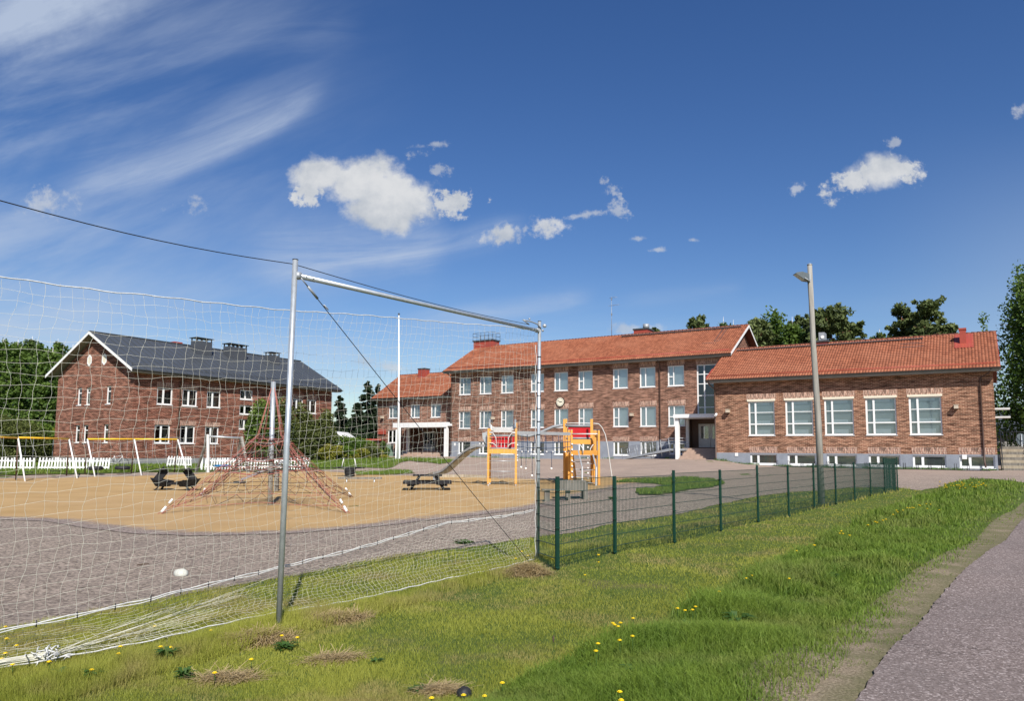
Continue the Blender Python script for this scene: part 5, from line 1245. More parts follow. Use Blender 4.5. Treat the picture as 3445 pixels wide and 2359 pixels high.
# swings
def swingset():
    z_at = lambda px, py, Y: at(px, py, Y)
    tops_ = [(60.8, 1473, 86.6, 1622), (232, 1477, 262, 1612), (294, 1478, 322, 1607), (452, 1478, 478, 1602), (598, 1479, 634, 1599)]
    P0 = gnd(tops_[0][2], tops_[0][3]); o = empty('swing_set', (P0[0], P0[1], g1(*P0)), 0, 'long row of swings with yellow top bar and white legs before the red house', 'swings')
    bars = []
    for (tx, ty, bx_, by_) in tops_:
        b = gnd(bx_, by_); bz_ = g1(*b); Yt = b[1]+.75; T = at(tx, ty, Yt); bars.append(T)
        MB().tube([rel(o, (b[0], b[1], bz_-.15)), rel(o, T)], .045, 8).build('leg', M['white'], o)
        dxx = T.x-b[0]; MB().tube([rel(o, (T.x-1.0*.55, Yt+.9, bz_-.1)), rel(o, T)], .045, 8).build('leg', M['brown'], o)
    lft = bars[0]+(bars[0]-bars[1])*.8
    seq = [(lft, bars[0]), (bars[0], bars[1]), (bars[2], bars[3]), (bars[3], bars[4])]
    for A_, B_ in seq: MB().tube([rel(o, A_), rel(o, B_)], .055, 8).build('top_bar', M['yellow'], o)
    for (A_, B_), fs in zip(seq, ([.6], [.22, .75], [.20, .78], [.35, .8])):
        for i, f in enumerate(fs):
            c = along(A_, B_, f); zs = g1(c.x, c.y)+.48; tire = (A_ is bars[2])
            MB().tube([rel(o, c+Vector((-.22, 0, 0))), rel(o, (c.x-.24, c.y, zs))], .008, 4).build('chain', M['galv2'], o); MB().tube([rel(o, c+Vector((.22, 0, 0))), rel(o, (c.x+.24, c.y, zs))], .008, 4).build('chain', M['galv2'], o)
            q = MB()
            if tire:
                q.tube([rel(o, (c.x+.36*math.cos(a), c.y+.36*math.sin(a), zs-.02)) for a in np.linspace(0, 2*math.pi, 15)], .12, 8)
            else: q.box(c.x-.28-o.location.x, c.x+.28-o.location.x, c.y-.1-o.location.y, c.y+.1-o.location.y, zs-o.location.z-.02, zs-o.location.z+.02)
            q.build('seat', M['black'], o)
swingset()
b = gnd(701, 1591); bz_ = g1(*b); YS = b[1]
o = empty('basket_swing', (b[0], b[1], bz_), 0, 'grey timber swing frame with a blue basket seat', 'swings')
LT = at(700, 1462, YS); RT = at(812, 1470, YS+1.2)
MB().bar(rel(o, (b[0], b[1], bz_-.2)), rel(o, LT), .16, .16).build('leg', M['dwhite'], o)
q_ = gnd(637, 1590); MB().bar(rel(o, (q_[0], q_[1]+1.0, bz_-.2)), rel(o, LT+Vector((0, .1, -.1))), .15, .15).build('leg', M['benchwood'], o)
MB().bar(rel(o, RT), rel(o, (at(846, 1560, YS+.6).x, YS+.2, bz_-.2)), .16, .16).build('leg', M['greywood'], o)
MB().bar(rel(o, RT+Vector((-.1, .2, -.05))), rel(o, (at(790, 1585, YS+2.4).x, YS+2.4, bz_-.2)), .15, .15).build('leg', M['benchwood'], o)
MB().tube([rel(o, LT+Vector((0, 0, -.15))), rel(o, RT+Vector((0, 0, -.1)))], .08, 10).build('top_bar', M['galv'], o)
sc_ = at(748, 1568, YS+.5); q = MB(); q.tube([rel(o, (sc_.x+.55*math.cos(a), sc_.y+.55*math.sin(a), sc_.z)) for a in np.linspace(0, 2*math.pi, 17)], .07, 8); q.build('seat', M['blueplas'], o)
for s_ in (-1, 1): MB().tube([rel(o, (sc_.x+.5*s_, sc_.y, sc_.z)), rel(o, along(LT, RT, .5+.28*s_)+Vector((0, 0, -.15)))], .015, 5).build('chain', M['galv2'], o)
# timber posts with a sloping pipe inside the pyramid picture
b = gnd(940, 1655); bz_ = g1(*b); o = empty('timber_seesaw', (b[0], b[1], bz_), 0, 'grey seesaw plank on timber posts behind the rope pyramid', 'seesaw')
for x_ in (-.15, .2): MB().box(x_-.09, x_+.09, -.09, .09, -.2, 1.15 if x_ < 0 else 1.0).build('post', M['benchwood'], o)
q1, q2 = at(812, 1615, b[1]), at(905, 1575, b[1]); dq = q2-q1; MB().bar(rel(o, q1), rel(o, q2+dq*.5), .10, .10).build('plank', M['greyp'], o); MB().box(*[v for v in (q1.x-b[0]-.3, q1.x-b[0]+.15, -.2, .2, q1.z-bz_-.16, q1.z-bz_-.06)]).build('seat', M['black'], o)
# spring seesaw
b = gnd(1176, 1605); bz_ = g1(*b); o = empty('spring_seesaw', (b[0], b[1], bz_), 0, 'black spring seesaw with pale handles at the far edge of the sand', 'spring rider')
zz = at(1176, 1575, b[1]).z-bz_; xl, xr2 = at(1122, 1575, b[1]).x-b[0], at(1226, 1575, b[1]).x-b[0]
MB().box(xl, xr2, -.12, .12, zz-.04, zz+.02).build('plank', M['black'], o); MB().box(-.40, .40, -.2, .2, zz-.06, zz+.06).build('spring_plate', M['black'], o)
MB().tube([(.36*math.cos(t_)*(1-.25*(k/60)), .30*math.sin(t_), .02+(zz-.08)*(1-k/60)) for k, t_ in enumerate(np.linspace(0, 10*math.pi, 61))], .05, 6).build('spring', M['black'], o)
for s_, xx in ((-1, xl+.55), (1, xr2-.55)): MB().tube([(xx, 0, zz), (xx-.05*s_+.0, 0, zz+.3), (xx+.12*s_*-1, 0, zz+.62)], .03, 6).build('handle', M['dwhite'], o); MB().box(xx-.3, xx+.3, -.18, .18, zz+.021, zz+.06).build('seat', M['dwhite' if False else 'black'], o)
# balance beam, sand border
b = gnd(1212, 1624); bz_ = g1(*b); o = empty('balance_beam', (b[0], b[1], bz_), R_(4), 'low wooden balance beam on short steel legs', 'balance beam')
x0_, x1_ = at(1138, 1608, b[1]).x-b[0], at(1284, 1606, b[1]).x-b[0]; zz = at(1210, 1609, b[1]).z-bz_
MB().box(x0_, x1_, -.08, .08, zz-.06, zz+.06).build('beam', M['benchwood'], o)
for f in (.2, .83): MB().tube([(x0_+(x1_-x0_)*f, 0, -.2), (x0_+(x1_-x0_)*f, 0, zz-.06)], .04, 8).build('leg', M['galv'], o)
def plank_line(name, pts, label, h=.22, mat='edgewood'):
    P = [Vector((*p, g1(*p))) for p in pts]; o = empty(name, P[0], 0, label, 'timber edging', 'timber edging of the sand area'); 
    for i in range(len(P)-1): MB().bar(rel(o, P[i]+Vector((0, 0, h/2-.03))), rel(o, P[i+1]+Vector((0, 0, h/2-.03))), .08, h).build('plank', M[mat], o)
plank_line('sand_border', PX([(1478, 1608), (1560, 1607), (1636, 1610)]), 'pale planks edging the sand beside the left play tower')
plank_line('sand_border', PX([(1436, 1601), (1465, 1592)]), 'short pale plank lying at the foot of the slide', .16)

# picket fences
def picket(pts, label, lean=0.0, h=1.0):
    P = [Vector((*p, g1(*p))) for p in pts]; o = empty('picket_fence', P[0], 0, label, 'picket fence', 'white picket fence pieces by the red house')
    pk = []
    for i in range(len(P)-1):
        A_, B_ = P[i], P[i+1]; L = (B_-A_).length; d = (B_-A_)/L; n_ = int(L/.20)
        for hh in (.28, .74): MB().bar(rel(o, A_+Vector((0, .03, hh*h))), rel(o, B_+Vector((0, .03, hh*h))), .03, .09).build('rail', M['whitewood'], o)
        for k in range(n_+1): pk.append((A_+d*(L*k/n_), d))
    for k, (c, d) in enumerate(pk[:95]):
        ln = lean*math.sin(k*.35+1)+random.gauss(0, .015); hh = h*(1+random.gauss(0, .02)); a = c-d*.05; b_ = c+d*.05; up = d*ln*h+Vector((0, 0, hh-.05)); m_ = MB()
        F_ = [a+Vector((0, 0, .05)), b_+Vector((0, 0, .05)), b_+up, a+up]; back = Vector((d.y, -d.x, 0))*-.02
        m_.poly([rel(o, v) for v in F_]); m_.poly([rel(o, v+back) for v in F_[::-1]])
        for i in range(4): m_.poly([rel(o, F_[i]), rel(o, F_[i]+back), rel(o, F_[(i+1) % 4]+back), rel(o, F_[(i+1) % 4])])
        m_.build('picket', M['whitewood'], o)
picket([at(-30, 1575, 51.5)[:2], at(112, 1577, 52)[:2]], 'white picket fence piece at the far left behind the swings', .04)
picket([at(128, 1577, 52)[:2], at(364, 1577, 52.8)[:2]], 'white wavy picket fence in front of the brick gable', .10)
picket([at(563, 1540, 56)[:2], at(645, 1541, 57.5)[:2]], 'short leaning white picket piece below the apartment windows', .16, .95)
picket([at(690, 1560, 56)[:2], at(835, 1560, 57)[:2], at(1035, 1560, 58.5)[:2]], 'white picket fence running behind the rope pyramid', .09)
t = MB()
bx_ = at(679, 1560, 56); o = empty('fence_post', (bx_.x, bx_.y, g1(bx_.x, bx_.y)), 0, 'single white post left of the long picket fence', 'post'); MB().box(-.08, .08, -.05, .05, -.1, 1.15).build('board', M['whitewood'], o)
# bicycle
bb = at(392, 1560, 55.2); z0 = g1(bb.x, bb.y); o = empty('bicycle', (bb.x, bb.y, z0), R_(8), 'grey bicycle leaning by the picket fence at the house corner', 'bicycle')
for xx in (-.52, .52):
    wv = MB().tube([(xx+.33*math.cos(a), 0, .34+.33*math.sin(a)) for a in np.linspace(0, 2*math.pi, 21)], .02, 6).build('wheel', M['black'], o)
    s_ = MB()
    for k in range(8): a = math.pi*k/8; s_.tube([(xx+.31*math.cos(a), 0, .34+.31*math.sin(a)), (xx-.31*math.cos(a), 0, .34-.31*math.sin(a))], .003, 3)
    s_.build('spokes', M['galv2'], wv)
fr_ = MB()
for a, b_ in (((-.52,0,.34),(-.18,0,.80)), ((-.52,0,.34),(0,0,.30)), ((0,0,.30),(-.20,0,.88)), ((0,0,.30),(.36,0,.78)), ((-.17,0,.78),(.34,0,.86)), ((.52,0,.34),(.33,0,.98))): fr_.tube([a, b_], .018, 6)
fr_.build('frame', M['dwhite'], o); MB().tube([(.25,-.25,1.02),(.36,-.1,1.0),(.33,0,.99),(.36,.1,1.0),(.25,.25,1.02)], .014, 6).build('handlebar', M['black'], o); MB().box(-.34,-.08,-.06,.06,.93,.98).build('saddle', M['black'], o)
# bike racks in front of the wing
for k in range(17):
    px = 2612+k*43; x_, _z = FW.xz(px, 1560, -1.0); p = FW.w(x_, -1.0, 0); zz = g1(p.x, p.y)
    if k == 0:
        rk = empty('bicycle_rack', (p.x, p.y, zz), FW.a, 'thin dark hoop of the bicycle rack row along the wing wall', 'bicycle rack', 'bicycle rack hoops by the wing')
        q = MB()
        for dx_ in (-.06, .06): q.tube([(dx_, -.25, 0), (dx_, -.22, .40), (dx_, .0, .48), (dx_, .22, .40), (dx_, .25, 0)], .012, 5)
        q.build('hoop', M['cable'], rk); MB().box(-.50, .50, -.27, -.23, .0, .04).build('base_rail', M['cable'], rk)
    else: c_ = copy_tree(rk); c_.location = (p.x, p.y, zz)
# wooden stairs, railing, sign, grey house right of the wing
p = FW.w(20.0, 1.2, 0); zz = g1(p.x, p.y); o = empty('wooden_stairs', (p.x, p.y, zz-.05), FW.a, 'weathered wooden stairs with railing right of the wing', 'stairs')
for k in range(9): MB().box(-.55, 1.35, .30*k, .30*(k+1)-.002 if k < 8 else 3.4, 0, .19*(k+1)).build('step', M['edgewood' if k % 2 else 'benchwood'], o)
q = MB()
for xx in (-.5, 1.35):
    for k in (0, 4, 8): q.tube([(xx, .3*k, .17*k), (xx, .3*k, .19*k+1.1)], .025, 6)
    q.tube([(xx, 0, 1.1), (xx, 2.4, 2.65)], .025, 6)
for k in range(10): q.tube([(-.5+.2*k, 3.2, 1.7), (-.5+.2*k, 3.2, 2.75)], .012, 4)
q.tube([(-.6, 3.2, 2.75), (1.9, 3.2, 2.75)], .03, 6); q.build('railing', M['cable'], o)
p = at(3443, 1590, 53); o = empty('road_sign', (p.x, p.y, g1(p.x, p.y)), R_(10), 'back of a round grey road sign on a leaning steel pole at the right edge', 'sign')
pt = at(3436, 1462, 53); dz_ = pt.z-g1(p.x, p.y); MB().tube([(0, 0, -.2), (pt.x-p.x, 0, dz_)], .035, 8).build('pole', M['galv'], o); MB().tube([(pt.x-p.x-.0, .05, dz_-.35), (pt.x-p.x, .07, dz_-.35)], .42, 20).build('sign_plate', M['bulb'], o)
p = at(3400, 1480, 75); o = empty('grey_house', (p.x, p.y, .5), R_(-30), 'grey house wall seen through the birch at the right edge', 'house')
w = MB(); w.box(-2.6, 8, 0, 7, -1, 3.4); w.poly([(-2.6, 0, 3.4), (-2.6, 3.5, 6.0), (-2.6, 7, 3.4)]); w.build('wall', M['soffit'], o); w = MB(); w.poly([(-3, -.5, 3.1), (8.4, -.5, 3.1), (8.4, 3.5, 6.15), (-3, 3.5, 6.15)]); w.poly([(-3, 7.5, 3.1), (-3, 3.5, 6.15), (8.4, 3.5, 6.15), (8.4, 7.5, 3.1)]); w.build('roof', M['darkroof'], o)
for zz in (4.35, 4.95):
    p = FW.w(19.9, 3.5, zz); o = empty('awning', p, FW.a, 'small white awning plate on the hidden end wall of the wing' if zz < 4.5 else 'upper small white awning plate on the hidden end wall of the wing', 'awning'); w = MB(); w.box(-.69, .25, -.6, .6, -.06, .06); w.build('plate', M['dwhite'], o)
# white cottage and shed far behind
CY = 92; ap_ = at(1133, 1452, CY); el = at(1184, 1489, CY-.6); hw_ = el.x-ap_.x
o = empty('white_cottage', (ap_.x, CY, 0), 0, 'small white boarded cottage gable behind the green hedge', 'cottage')
w = MB(); ze_ = el.z+.06; w.poly([(-hw_+.35, 0, 0), (hw_-.35, 0, 0), (hw_-.35, 0, ze_), (0, 0, ap_.z-.22), (-hw_+.35, 0, ze_)]); w.poly([(-hw_+.35, 6, 0), (-hw_+.35, 6, ze_), (0, 6, ap_.z-.22), (hw_-.35, 6, ze_), (hw_-.35, 6, 0)]); w.poly([(hw_-.35, 0, 0), (hw_-.35, 6, 0), (hw_-.35, 6, ze_), (hw_-.35, 0, ze_)]); w.poly([(-hw_+.35, 0, 0), (-hw_+.35, 0, ze_), (-hw_+.35, 6, ze_), (-hw_+.35, 6, 0)]); w.build('wall', M['whitewood'], o)
w = MB()
for s_ in (-1, 1):
    w.poly([(0, -.6, ap_.z), (s_*hw_, -.6, el.z), (s_*hw_, 6.4, el.z), (0, 6.4, ap_.z)]); w.poly([(0, -.6, ap_.z-.16), (s_*hw_, -.6, el.z-.16), (s_*hw_, -.6, el.z), (0, -.6, ap_.z)])
w.build('roof', M['white'], o)
w = MB(); w.box(-.35, .1, -.03, .02, ze_-.6, ze_+.5); w.build('window', M['dwhite'], o)
SY = 83; a_ = at(1232, 1480, SY); b_ = at(1272, 1480, SY); o = empty('brown_shed', (a_.x, SY, 0), 0, 'dark brown shed with red flat roof left of the annex', 'shed')
wd_ = b_.x-a_.x; zt = at(1240, 1478, SY).z
MB().box(.25, wd_+.3, 0, 3, 0, zt-.15).build('wall', M['bark'], o); MB().box(-.1, wd_+.4, -.3, 3.2, zt-.15, zt+.03).build('roof', M['redmetal'], o)
p = FN.w(-2.9, -1.0, 0); zz = g1(p.x, p.y); o = empty('utility_box', (p.x, p.y, zz), FN.a, 'pale green metal box left of the annex porch', 'utility box'); MB().box(-.75, .85, -.4, .4, 0, 1.35).build('cabinet', M['greenbin'], o); MB().box(-.8, .9, -.45, .45, 1.352, 1.45).build('lid', M['dwhite'], o)
# stone, dark clod
b = gnd(608, 1941); o = tag(MB().sphere((0, 0, .045), .115, .08, .075, 12, 8, jit=.07).build('stone', M['stone'], None, (b[0], b[1], g1(*b))), 'pale round stone on the gravel behind the net', 'stone')
b = gnd(1562, 2350); o = tag(MB().sphere((0, 0, .03), .055, .05, .05, 12, 8, jit=.2).build('clod', M['black'], None, (b[0], b[1], g1(*b))), 'small black lump in the grass at the bottom edge', 'clod')
b = gnd(478, 1915); o = tag(MB().tube([(-.09, 0, .03), (0, .02, .04), (.10, .03, .05)], [.012, .015, .006], 6).build('stick', M['bark'], None, (b[0], b[1], g1(*b)+.03)), 'small dark stick on the gravel', 'stick')
# ================================================================ VEGETATION
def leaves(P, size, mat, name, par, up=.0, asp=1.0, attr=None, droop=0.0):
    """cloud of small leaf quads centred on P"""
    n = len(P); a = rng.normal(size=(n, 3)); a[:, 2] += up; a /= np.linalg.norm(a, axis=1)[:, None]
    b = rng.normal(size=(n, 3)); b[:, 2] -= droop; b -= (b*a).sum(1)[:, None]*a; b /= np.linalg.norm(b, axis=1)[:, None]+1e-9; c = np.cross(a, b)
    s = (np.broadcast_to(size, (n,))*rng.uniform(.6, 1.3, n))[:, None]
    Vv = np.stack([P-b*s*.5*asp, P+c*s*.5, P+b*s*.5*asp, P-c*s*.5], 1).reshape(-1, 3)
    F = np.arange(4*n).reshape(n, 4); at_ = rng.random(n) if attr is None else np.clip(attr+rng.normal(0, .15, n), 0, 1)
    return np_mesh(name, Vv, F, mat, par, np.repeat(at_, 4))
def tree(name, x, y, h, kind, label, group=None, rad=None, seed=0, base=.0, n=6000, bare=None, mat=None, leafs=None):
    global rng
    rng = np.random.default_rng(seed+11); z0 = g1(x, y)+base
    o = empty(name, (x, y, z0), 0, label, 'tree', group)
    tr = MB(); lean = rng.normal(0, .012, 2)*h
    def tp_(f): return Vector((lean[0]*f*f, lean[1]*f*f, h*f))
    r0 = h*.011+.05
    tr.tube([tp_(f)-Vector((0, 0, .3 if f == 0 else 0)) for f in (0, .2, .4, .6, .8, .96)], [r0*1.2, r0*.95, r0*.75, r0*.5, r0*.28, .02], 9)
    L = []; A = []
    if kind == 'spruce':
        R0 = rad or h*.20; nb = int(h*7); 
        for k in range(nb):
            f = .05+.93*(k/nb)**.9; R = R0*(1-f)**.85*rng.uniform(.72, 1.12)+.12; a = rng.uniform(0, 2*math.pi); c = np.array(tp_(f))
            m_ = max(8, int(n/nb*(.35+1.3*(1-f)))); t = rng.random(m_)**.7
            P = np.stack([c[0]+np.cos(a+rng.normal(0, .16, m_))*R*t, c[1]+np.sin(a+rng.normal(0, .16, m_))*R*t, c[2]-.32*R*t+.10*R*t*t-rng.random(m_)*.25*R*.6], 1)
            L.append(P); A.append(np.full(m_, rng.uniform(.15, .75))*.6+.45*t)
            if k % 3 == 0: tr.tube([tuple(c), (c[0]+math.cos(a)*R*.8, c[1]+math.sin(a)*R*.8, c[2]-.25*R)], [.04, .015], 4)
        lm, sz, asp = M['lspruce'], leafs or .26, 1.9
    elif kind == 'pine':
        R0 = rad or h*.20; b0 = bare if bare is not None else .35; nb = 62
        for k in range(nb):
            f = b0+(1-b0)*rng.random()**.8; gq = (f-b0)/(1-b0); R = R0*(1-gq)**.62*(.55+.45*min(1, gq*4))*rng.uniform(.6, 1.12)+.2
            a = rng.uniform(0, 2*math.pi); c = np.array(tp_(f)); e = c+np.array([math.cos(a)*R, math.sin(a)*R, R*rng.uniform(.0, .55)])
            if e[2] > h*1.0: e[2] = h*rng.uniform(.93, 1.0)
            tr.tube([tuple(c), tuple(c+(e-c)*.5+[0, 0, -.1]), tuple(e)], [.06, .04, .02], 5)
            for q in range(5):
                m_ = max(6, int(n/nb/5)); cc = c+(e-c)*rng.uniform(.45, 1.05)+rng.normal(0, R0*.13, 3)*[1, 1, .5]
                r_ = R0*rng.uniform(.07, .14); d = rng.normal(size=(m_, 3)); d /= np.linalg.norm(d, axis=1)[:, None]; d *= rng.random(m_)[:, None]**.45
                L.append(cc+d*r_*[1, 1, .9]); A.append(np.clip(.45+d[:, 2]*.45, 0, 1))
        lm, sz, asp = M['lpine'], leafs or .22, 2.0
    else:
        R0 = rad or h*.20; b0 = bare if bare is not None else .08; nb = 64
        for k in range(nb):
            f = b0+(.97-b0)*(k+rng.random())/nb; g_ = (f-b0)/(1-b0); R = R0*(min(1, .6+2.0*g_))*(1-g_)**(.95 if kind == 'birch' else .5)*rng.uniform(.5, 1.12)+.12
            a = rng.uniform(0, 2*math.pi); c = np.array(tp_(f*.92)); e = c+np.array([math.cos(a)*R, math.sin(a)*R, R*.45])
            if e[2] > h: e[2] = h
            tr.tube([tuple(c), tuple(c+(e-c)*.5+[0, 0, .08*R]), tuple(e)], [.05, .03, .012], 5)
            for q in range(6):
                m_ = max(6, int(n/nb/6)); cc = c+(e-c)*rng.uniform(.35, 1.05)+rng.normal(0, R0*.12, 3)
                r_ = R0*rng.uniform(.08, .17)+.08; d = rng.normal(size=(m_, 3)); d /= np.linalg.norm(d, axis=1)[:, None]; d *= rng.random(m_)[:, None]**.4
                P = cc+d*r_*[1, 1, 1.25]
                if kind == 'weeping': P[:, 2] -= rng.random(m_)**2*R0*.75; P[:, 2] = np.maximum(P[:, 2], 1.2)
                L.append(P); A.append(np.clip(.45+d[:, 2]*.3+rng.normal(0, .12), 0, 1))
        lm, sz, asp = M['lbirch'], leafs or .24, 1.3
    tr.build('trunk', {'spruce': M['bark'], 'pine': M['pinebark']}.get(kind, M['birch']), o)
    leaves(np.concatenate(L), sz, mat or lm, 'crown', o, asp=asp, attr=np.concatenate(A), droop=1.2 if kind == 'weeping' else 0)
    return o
def topz(px, py, Y): return at(px, py, Y)
# birch grove left of the red house
gl = 'birches of the grove left of the red house'
grove = [(-70,1150,80,'outermost birch at the left picture edge'), (8,1142,84,'tall dark birch at the far left of the grove'), (62,1152,78,'birch in the left part of the grove with its top behind the net'), (108,1146,88,'narrow birch in the middle of the grove'),
         (150,1160,82,'leafy birch right of the grove middle'), (196,1150,92,'birch reaching up just left of the house gable'), (240,1162,99,'birch whose crown stands behind the left roof slope'), (282,1168,104,'rightmost birch of the grove half behind the roof'), (30,1185,96,'pale birch deep inside the left grove'), (128,1180,101,'slender birch deep in the grove middle'), (172,1185,76,'lower birch close to the gable of the red house')]
for i, (px, py, Y, lb) in enumerate(grove):
    T = at(px, py, Y); tree('birch_tree', T.x, Y, (T.z-g1(T.x, Y))*random.uniform(1.04, 1.10), 'birch', lb, gl, rad=2.5, seed=i, n=9000, leafs=.27, mat=M['lbirchl'] if i in (3, 6, 7, 9) else None)
# spruces in the gap
for i, (px, py, Y, rad, lb) in enumerate([(1146,1328,108,2.9,'dark pointed spruce right behind the white cottage'), (1240,1276,104,4.2,'tallest dark spruce in the gap left of the annex'), (1272,1288,106,2.9,'slim dark spruce touching the annex roof'), (1205,1352,102,3.2,'shorter dark spruce left of the tallest spruce'), (1180,1408,124,2.6,'small distant spruce between the two dark spruces'), (1262,1390,98,3.0,'low dark spruce close to the annex corner'), (1118,1420,120,2.6,'small distant spruce beside the end of the red house')]):
    T = at(px, py, Y); tree('spruce_tree', T.x, Y, T.z-g1(T.x, Y), 'spruce', lb, 'spruces between the house and the annex', rad=rad, seed=40+i, n=9000)
for i, (px, py, Y, lb) in enumerate([(1155,1432,132,'far birch low between the spruces'), (1225,1425,135,'far birch low behind the tallest spruce')]):
    T = at(px, py, Y); tree('birch_tree', T.x, Y, T.z-g1(T.x, Y), 'birch', lb, rad=3.2, seed=60+i, n=5000, leafs=.4)
# trees behind the school
for i, (px, py, Y, kind, rad, lb) in enumerate([
    (2348,1064,112,'pine',3.6,'small pine top peeping over the long orange roof'), (2215,1113,118,'pine',2.6,'tiny pine tip just above the long orange ridge'), (2426,1046,118,'birchl',2.9,'pale thin birch top left of the gable peak'), (2462,1056,120,'birchl',2.7,'second pale thin birch top nearest the gable peak'),
    (2545,1085,92,'pine',4.6,'pine right behind the gable of the long school roof'), (2610,1018,96,'birch',5.2,'big round birch rising above the wing roof by the gable'), (2668,1045,92,'birch',3.2,'birch on the right shoulder of the big round birch'), (2700,1072,98,'pine',3.2,'pine between the big birch and the lamp post'), (2725,1060,94,'pine',2.6,'thin pine just behind the lamp post'),
    (2800,1040,88,'pine',4.6,'broad pine right of the lamp post'), (2858,1100,92,'pine',3.6,'lower pine on the right side of the broad pine'), (2960,1085,96,'birchl',2.8,'pale low birch left of the twin pines'), (3022,1028,90,'pine',3.6,'left one of the twin pines above the wing roof'), (3072,1078,94,'pine',3.2,'short pine between the twin pines'), (3125,1020,86,'pine',4.1,'right one of the twin pines with the flat top'), (3188,1088,88,'pine',3.0,'low pine left of the tall red chimney')]):
    T = at(px, py, Y); h = T.z-g1(T.x, Y); k2 = 'birch' if kind == 'birchl' else kind
    tree('pine_tree' if kind == 'pine' else 'birch_tree', T.x, Y, h, k2, lb, 'trees behind the school', rad=rad, seed=80+i, n=7000, bare=.30 if kind == 'pine' else .2, mat=M['lbirchl'] if kind == 'birchl' else None, leafs=.32 if kind != 'pine' else .30)
T = at(3500, 862, 66); tree('weeping_birch', T.x, 66, T.z-.6, 'weeping', 'tall weeping birch with hanging branches at the right picture edge', None, rad=5.6, seed=120, n=42000, bare=.14, leafs=.21)
T = at(3420, 1380, 92); tree('birch_tree', T.x, 92, T.z-.6, 'birch', 'low leafy birch behind the grey house at the right', None, rad=4.5, seed=121, n=6000, leafs=.3)
# shrubs
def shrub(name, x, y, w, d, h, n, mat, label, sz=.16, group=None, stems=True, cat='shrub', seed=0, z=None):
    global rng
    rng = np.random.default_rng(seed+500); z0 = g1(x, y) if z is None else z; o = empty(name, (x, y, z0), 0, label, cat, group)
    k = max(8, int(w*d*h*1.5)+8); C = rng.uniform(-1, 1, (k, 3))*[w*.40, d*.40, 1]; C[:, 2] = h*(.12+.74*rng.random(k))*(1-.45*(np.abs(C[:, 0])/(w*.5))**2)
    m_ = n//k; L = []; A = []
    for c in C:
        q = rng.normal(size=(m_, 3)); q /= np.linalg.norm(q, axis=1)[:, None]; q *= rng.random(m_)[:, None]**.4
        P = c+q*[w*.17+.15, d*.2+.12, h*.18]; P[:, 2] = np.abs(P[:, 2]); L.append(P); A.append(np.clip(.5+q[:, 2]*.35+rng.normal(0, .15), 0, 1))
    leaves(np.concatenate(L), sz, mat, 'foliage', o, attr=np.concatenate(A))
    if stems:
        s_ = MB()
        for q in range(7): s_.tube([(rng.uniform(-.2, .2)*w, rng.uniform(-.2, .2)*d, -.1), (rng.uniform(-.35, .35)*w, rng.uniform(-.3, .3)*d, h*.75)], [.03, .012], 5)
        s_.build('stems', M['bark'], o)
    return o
for i, (s_, w_, h_, hz, mt_, lb) in enumerate([(11.6, 1.9, 6.0, 1.1, 'lbirch', 'dark tall bush at the red house wall left of the mast'), (14.3, 2.1, 6.4, 1.2, 'lbush', 'tall olive bush hiding the middle windows of the red house'), (16.6, 2.2, 5.9, 1.1, 'lbush', 'broad olive bush between the mast and the house end'), (19.2, 2.3, 5.4, 1.1, 'lbush', 'brownish olive bush at the right end of the red house')]):
    p = FA.w(s_, -1.1, 0); shrub('tall_bush', p.x, p.y, w_*1.25, 1.6, h_, 7500, M[mt_], lb, .20, 'tall bushes along the red house', seed=i)
def strip(defs, name, cat, group):
    for i, (px, Y, w_, h_, mt_, lb) in enumerate(defs):
        p = at(px, 1560, Y); shrub(name, p.x, Y, w_, 1.8, h_, int(1800*w_), M[mt_], lb, .15, group, cat=cat, seed=30+i+int(px))
strip([(-20, 60, 4.5, 4.2, 'lbush', 'big bush at the left edge behind the picket fence'), (62, 62, 4.5, 4.0, 'lbush', 'rounded bush under the birches behind the swings'), (130, 64, 4.0, 3.6, 'lhedge', 'bright leafy bush behind the wavy picket fence'), (186, 66, 3.0, 3.4, 'lyel', 'yellow green bush just left of the house gable')], 'bush', 'bush', 'bushes left of the red house')
strip([(1150, 79, 4.2, 2.9, 'lhedge', 'trimmed bright green hedge before the white cottage'), (1205, 80, 3.6, 2.6, 'lhedge', 'right end of the bright green hedge')], 'hedge', 'hedge', 'green hedge before the cottage')
strip([(1108, 71, 2.2, 2.2, 'lyel', 'yellow flowering shrub at the end of the red house'), (1150, 72, 2.6, 1.7, 'lhedge', 'low green shrub before the hedge'), (1196, 72, 2.6, 1.8, 'lyel', 'yellow green shrub in the middle of the gap'), (1240, 74, 2.4, 1.9, 'lbush', 'olive shrub before the brown shed'), (1272, 75, 2.0, 1.2, 'lyel', 'low yellow shrub right of the shed'), (1288, 77, 1.0, 2.2, 'lbirch', 'thin young shrub at the annex corner')], 'garden_shrub', 'shrub', 'shrubs in the gap between the houses')

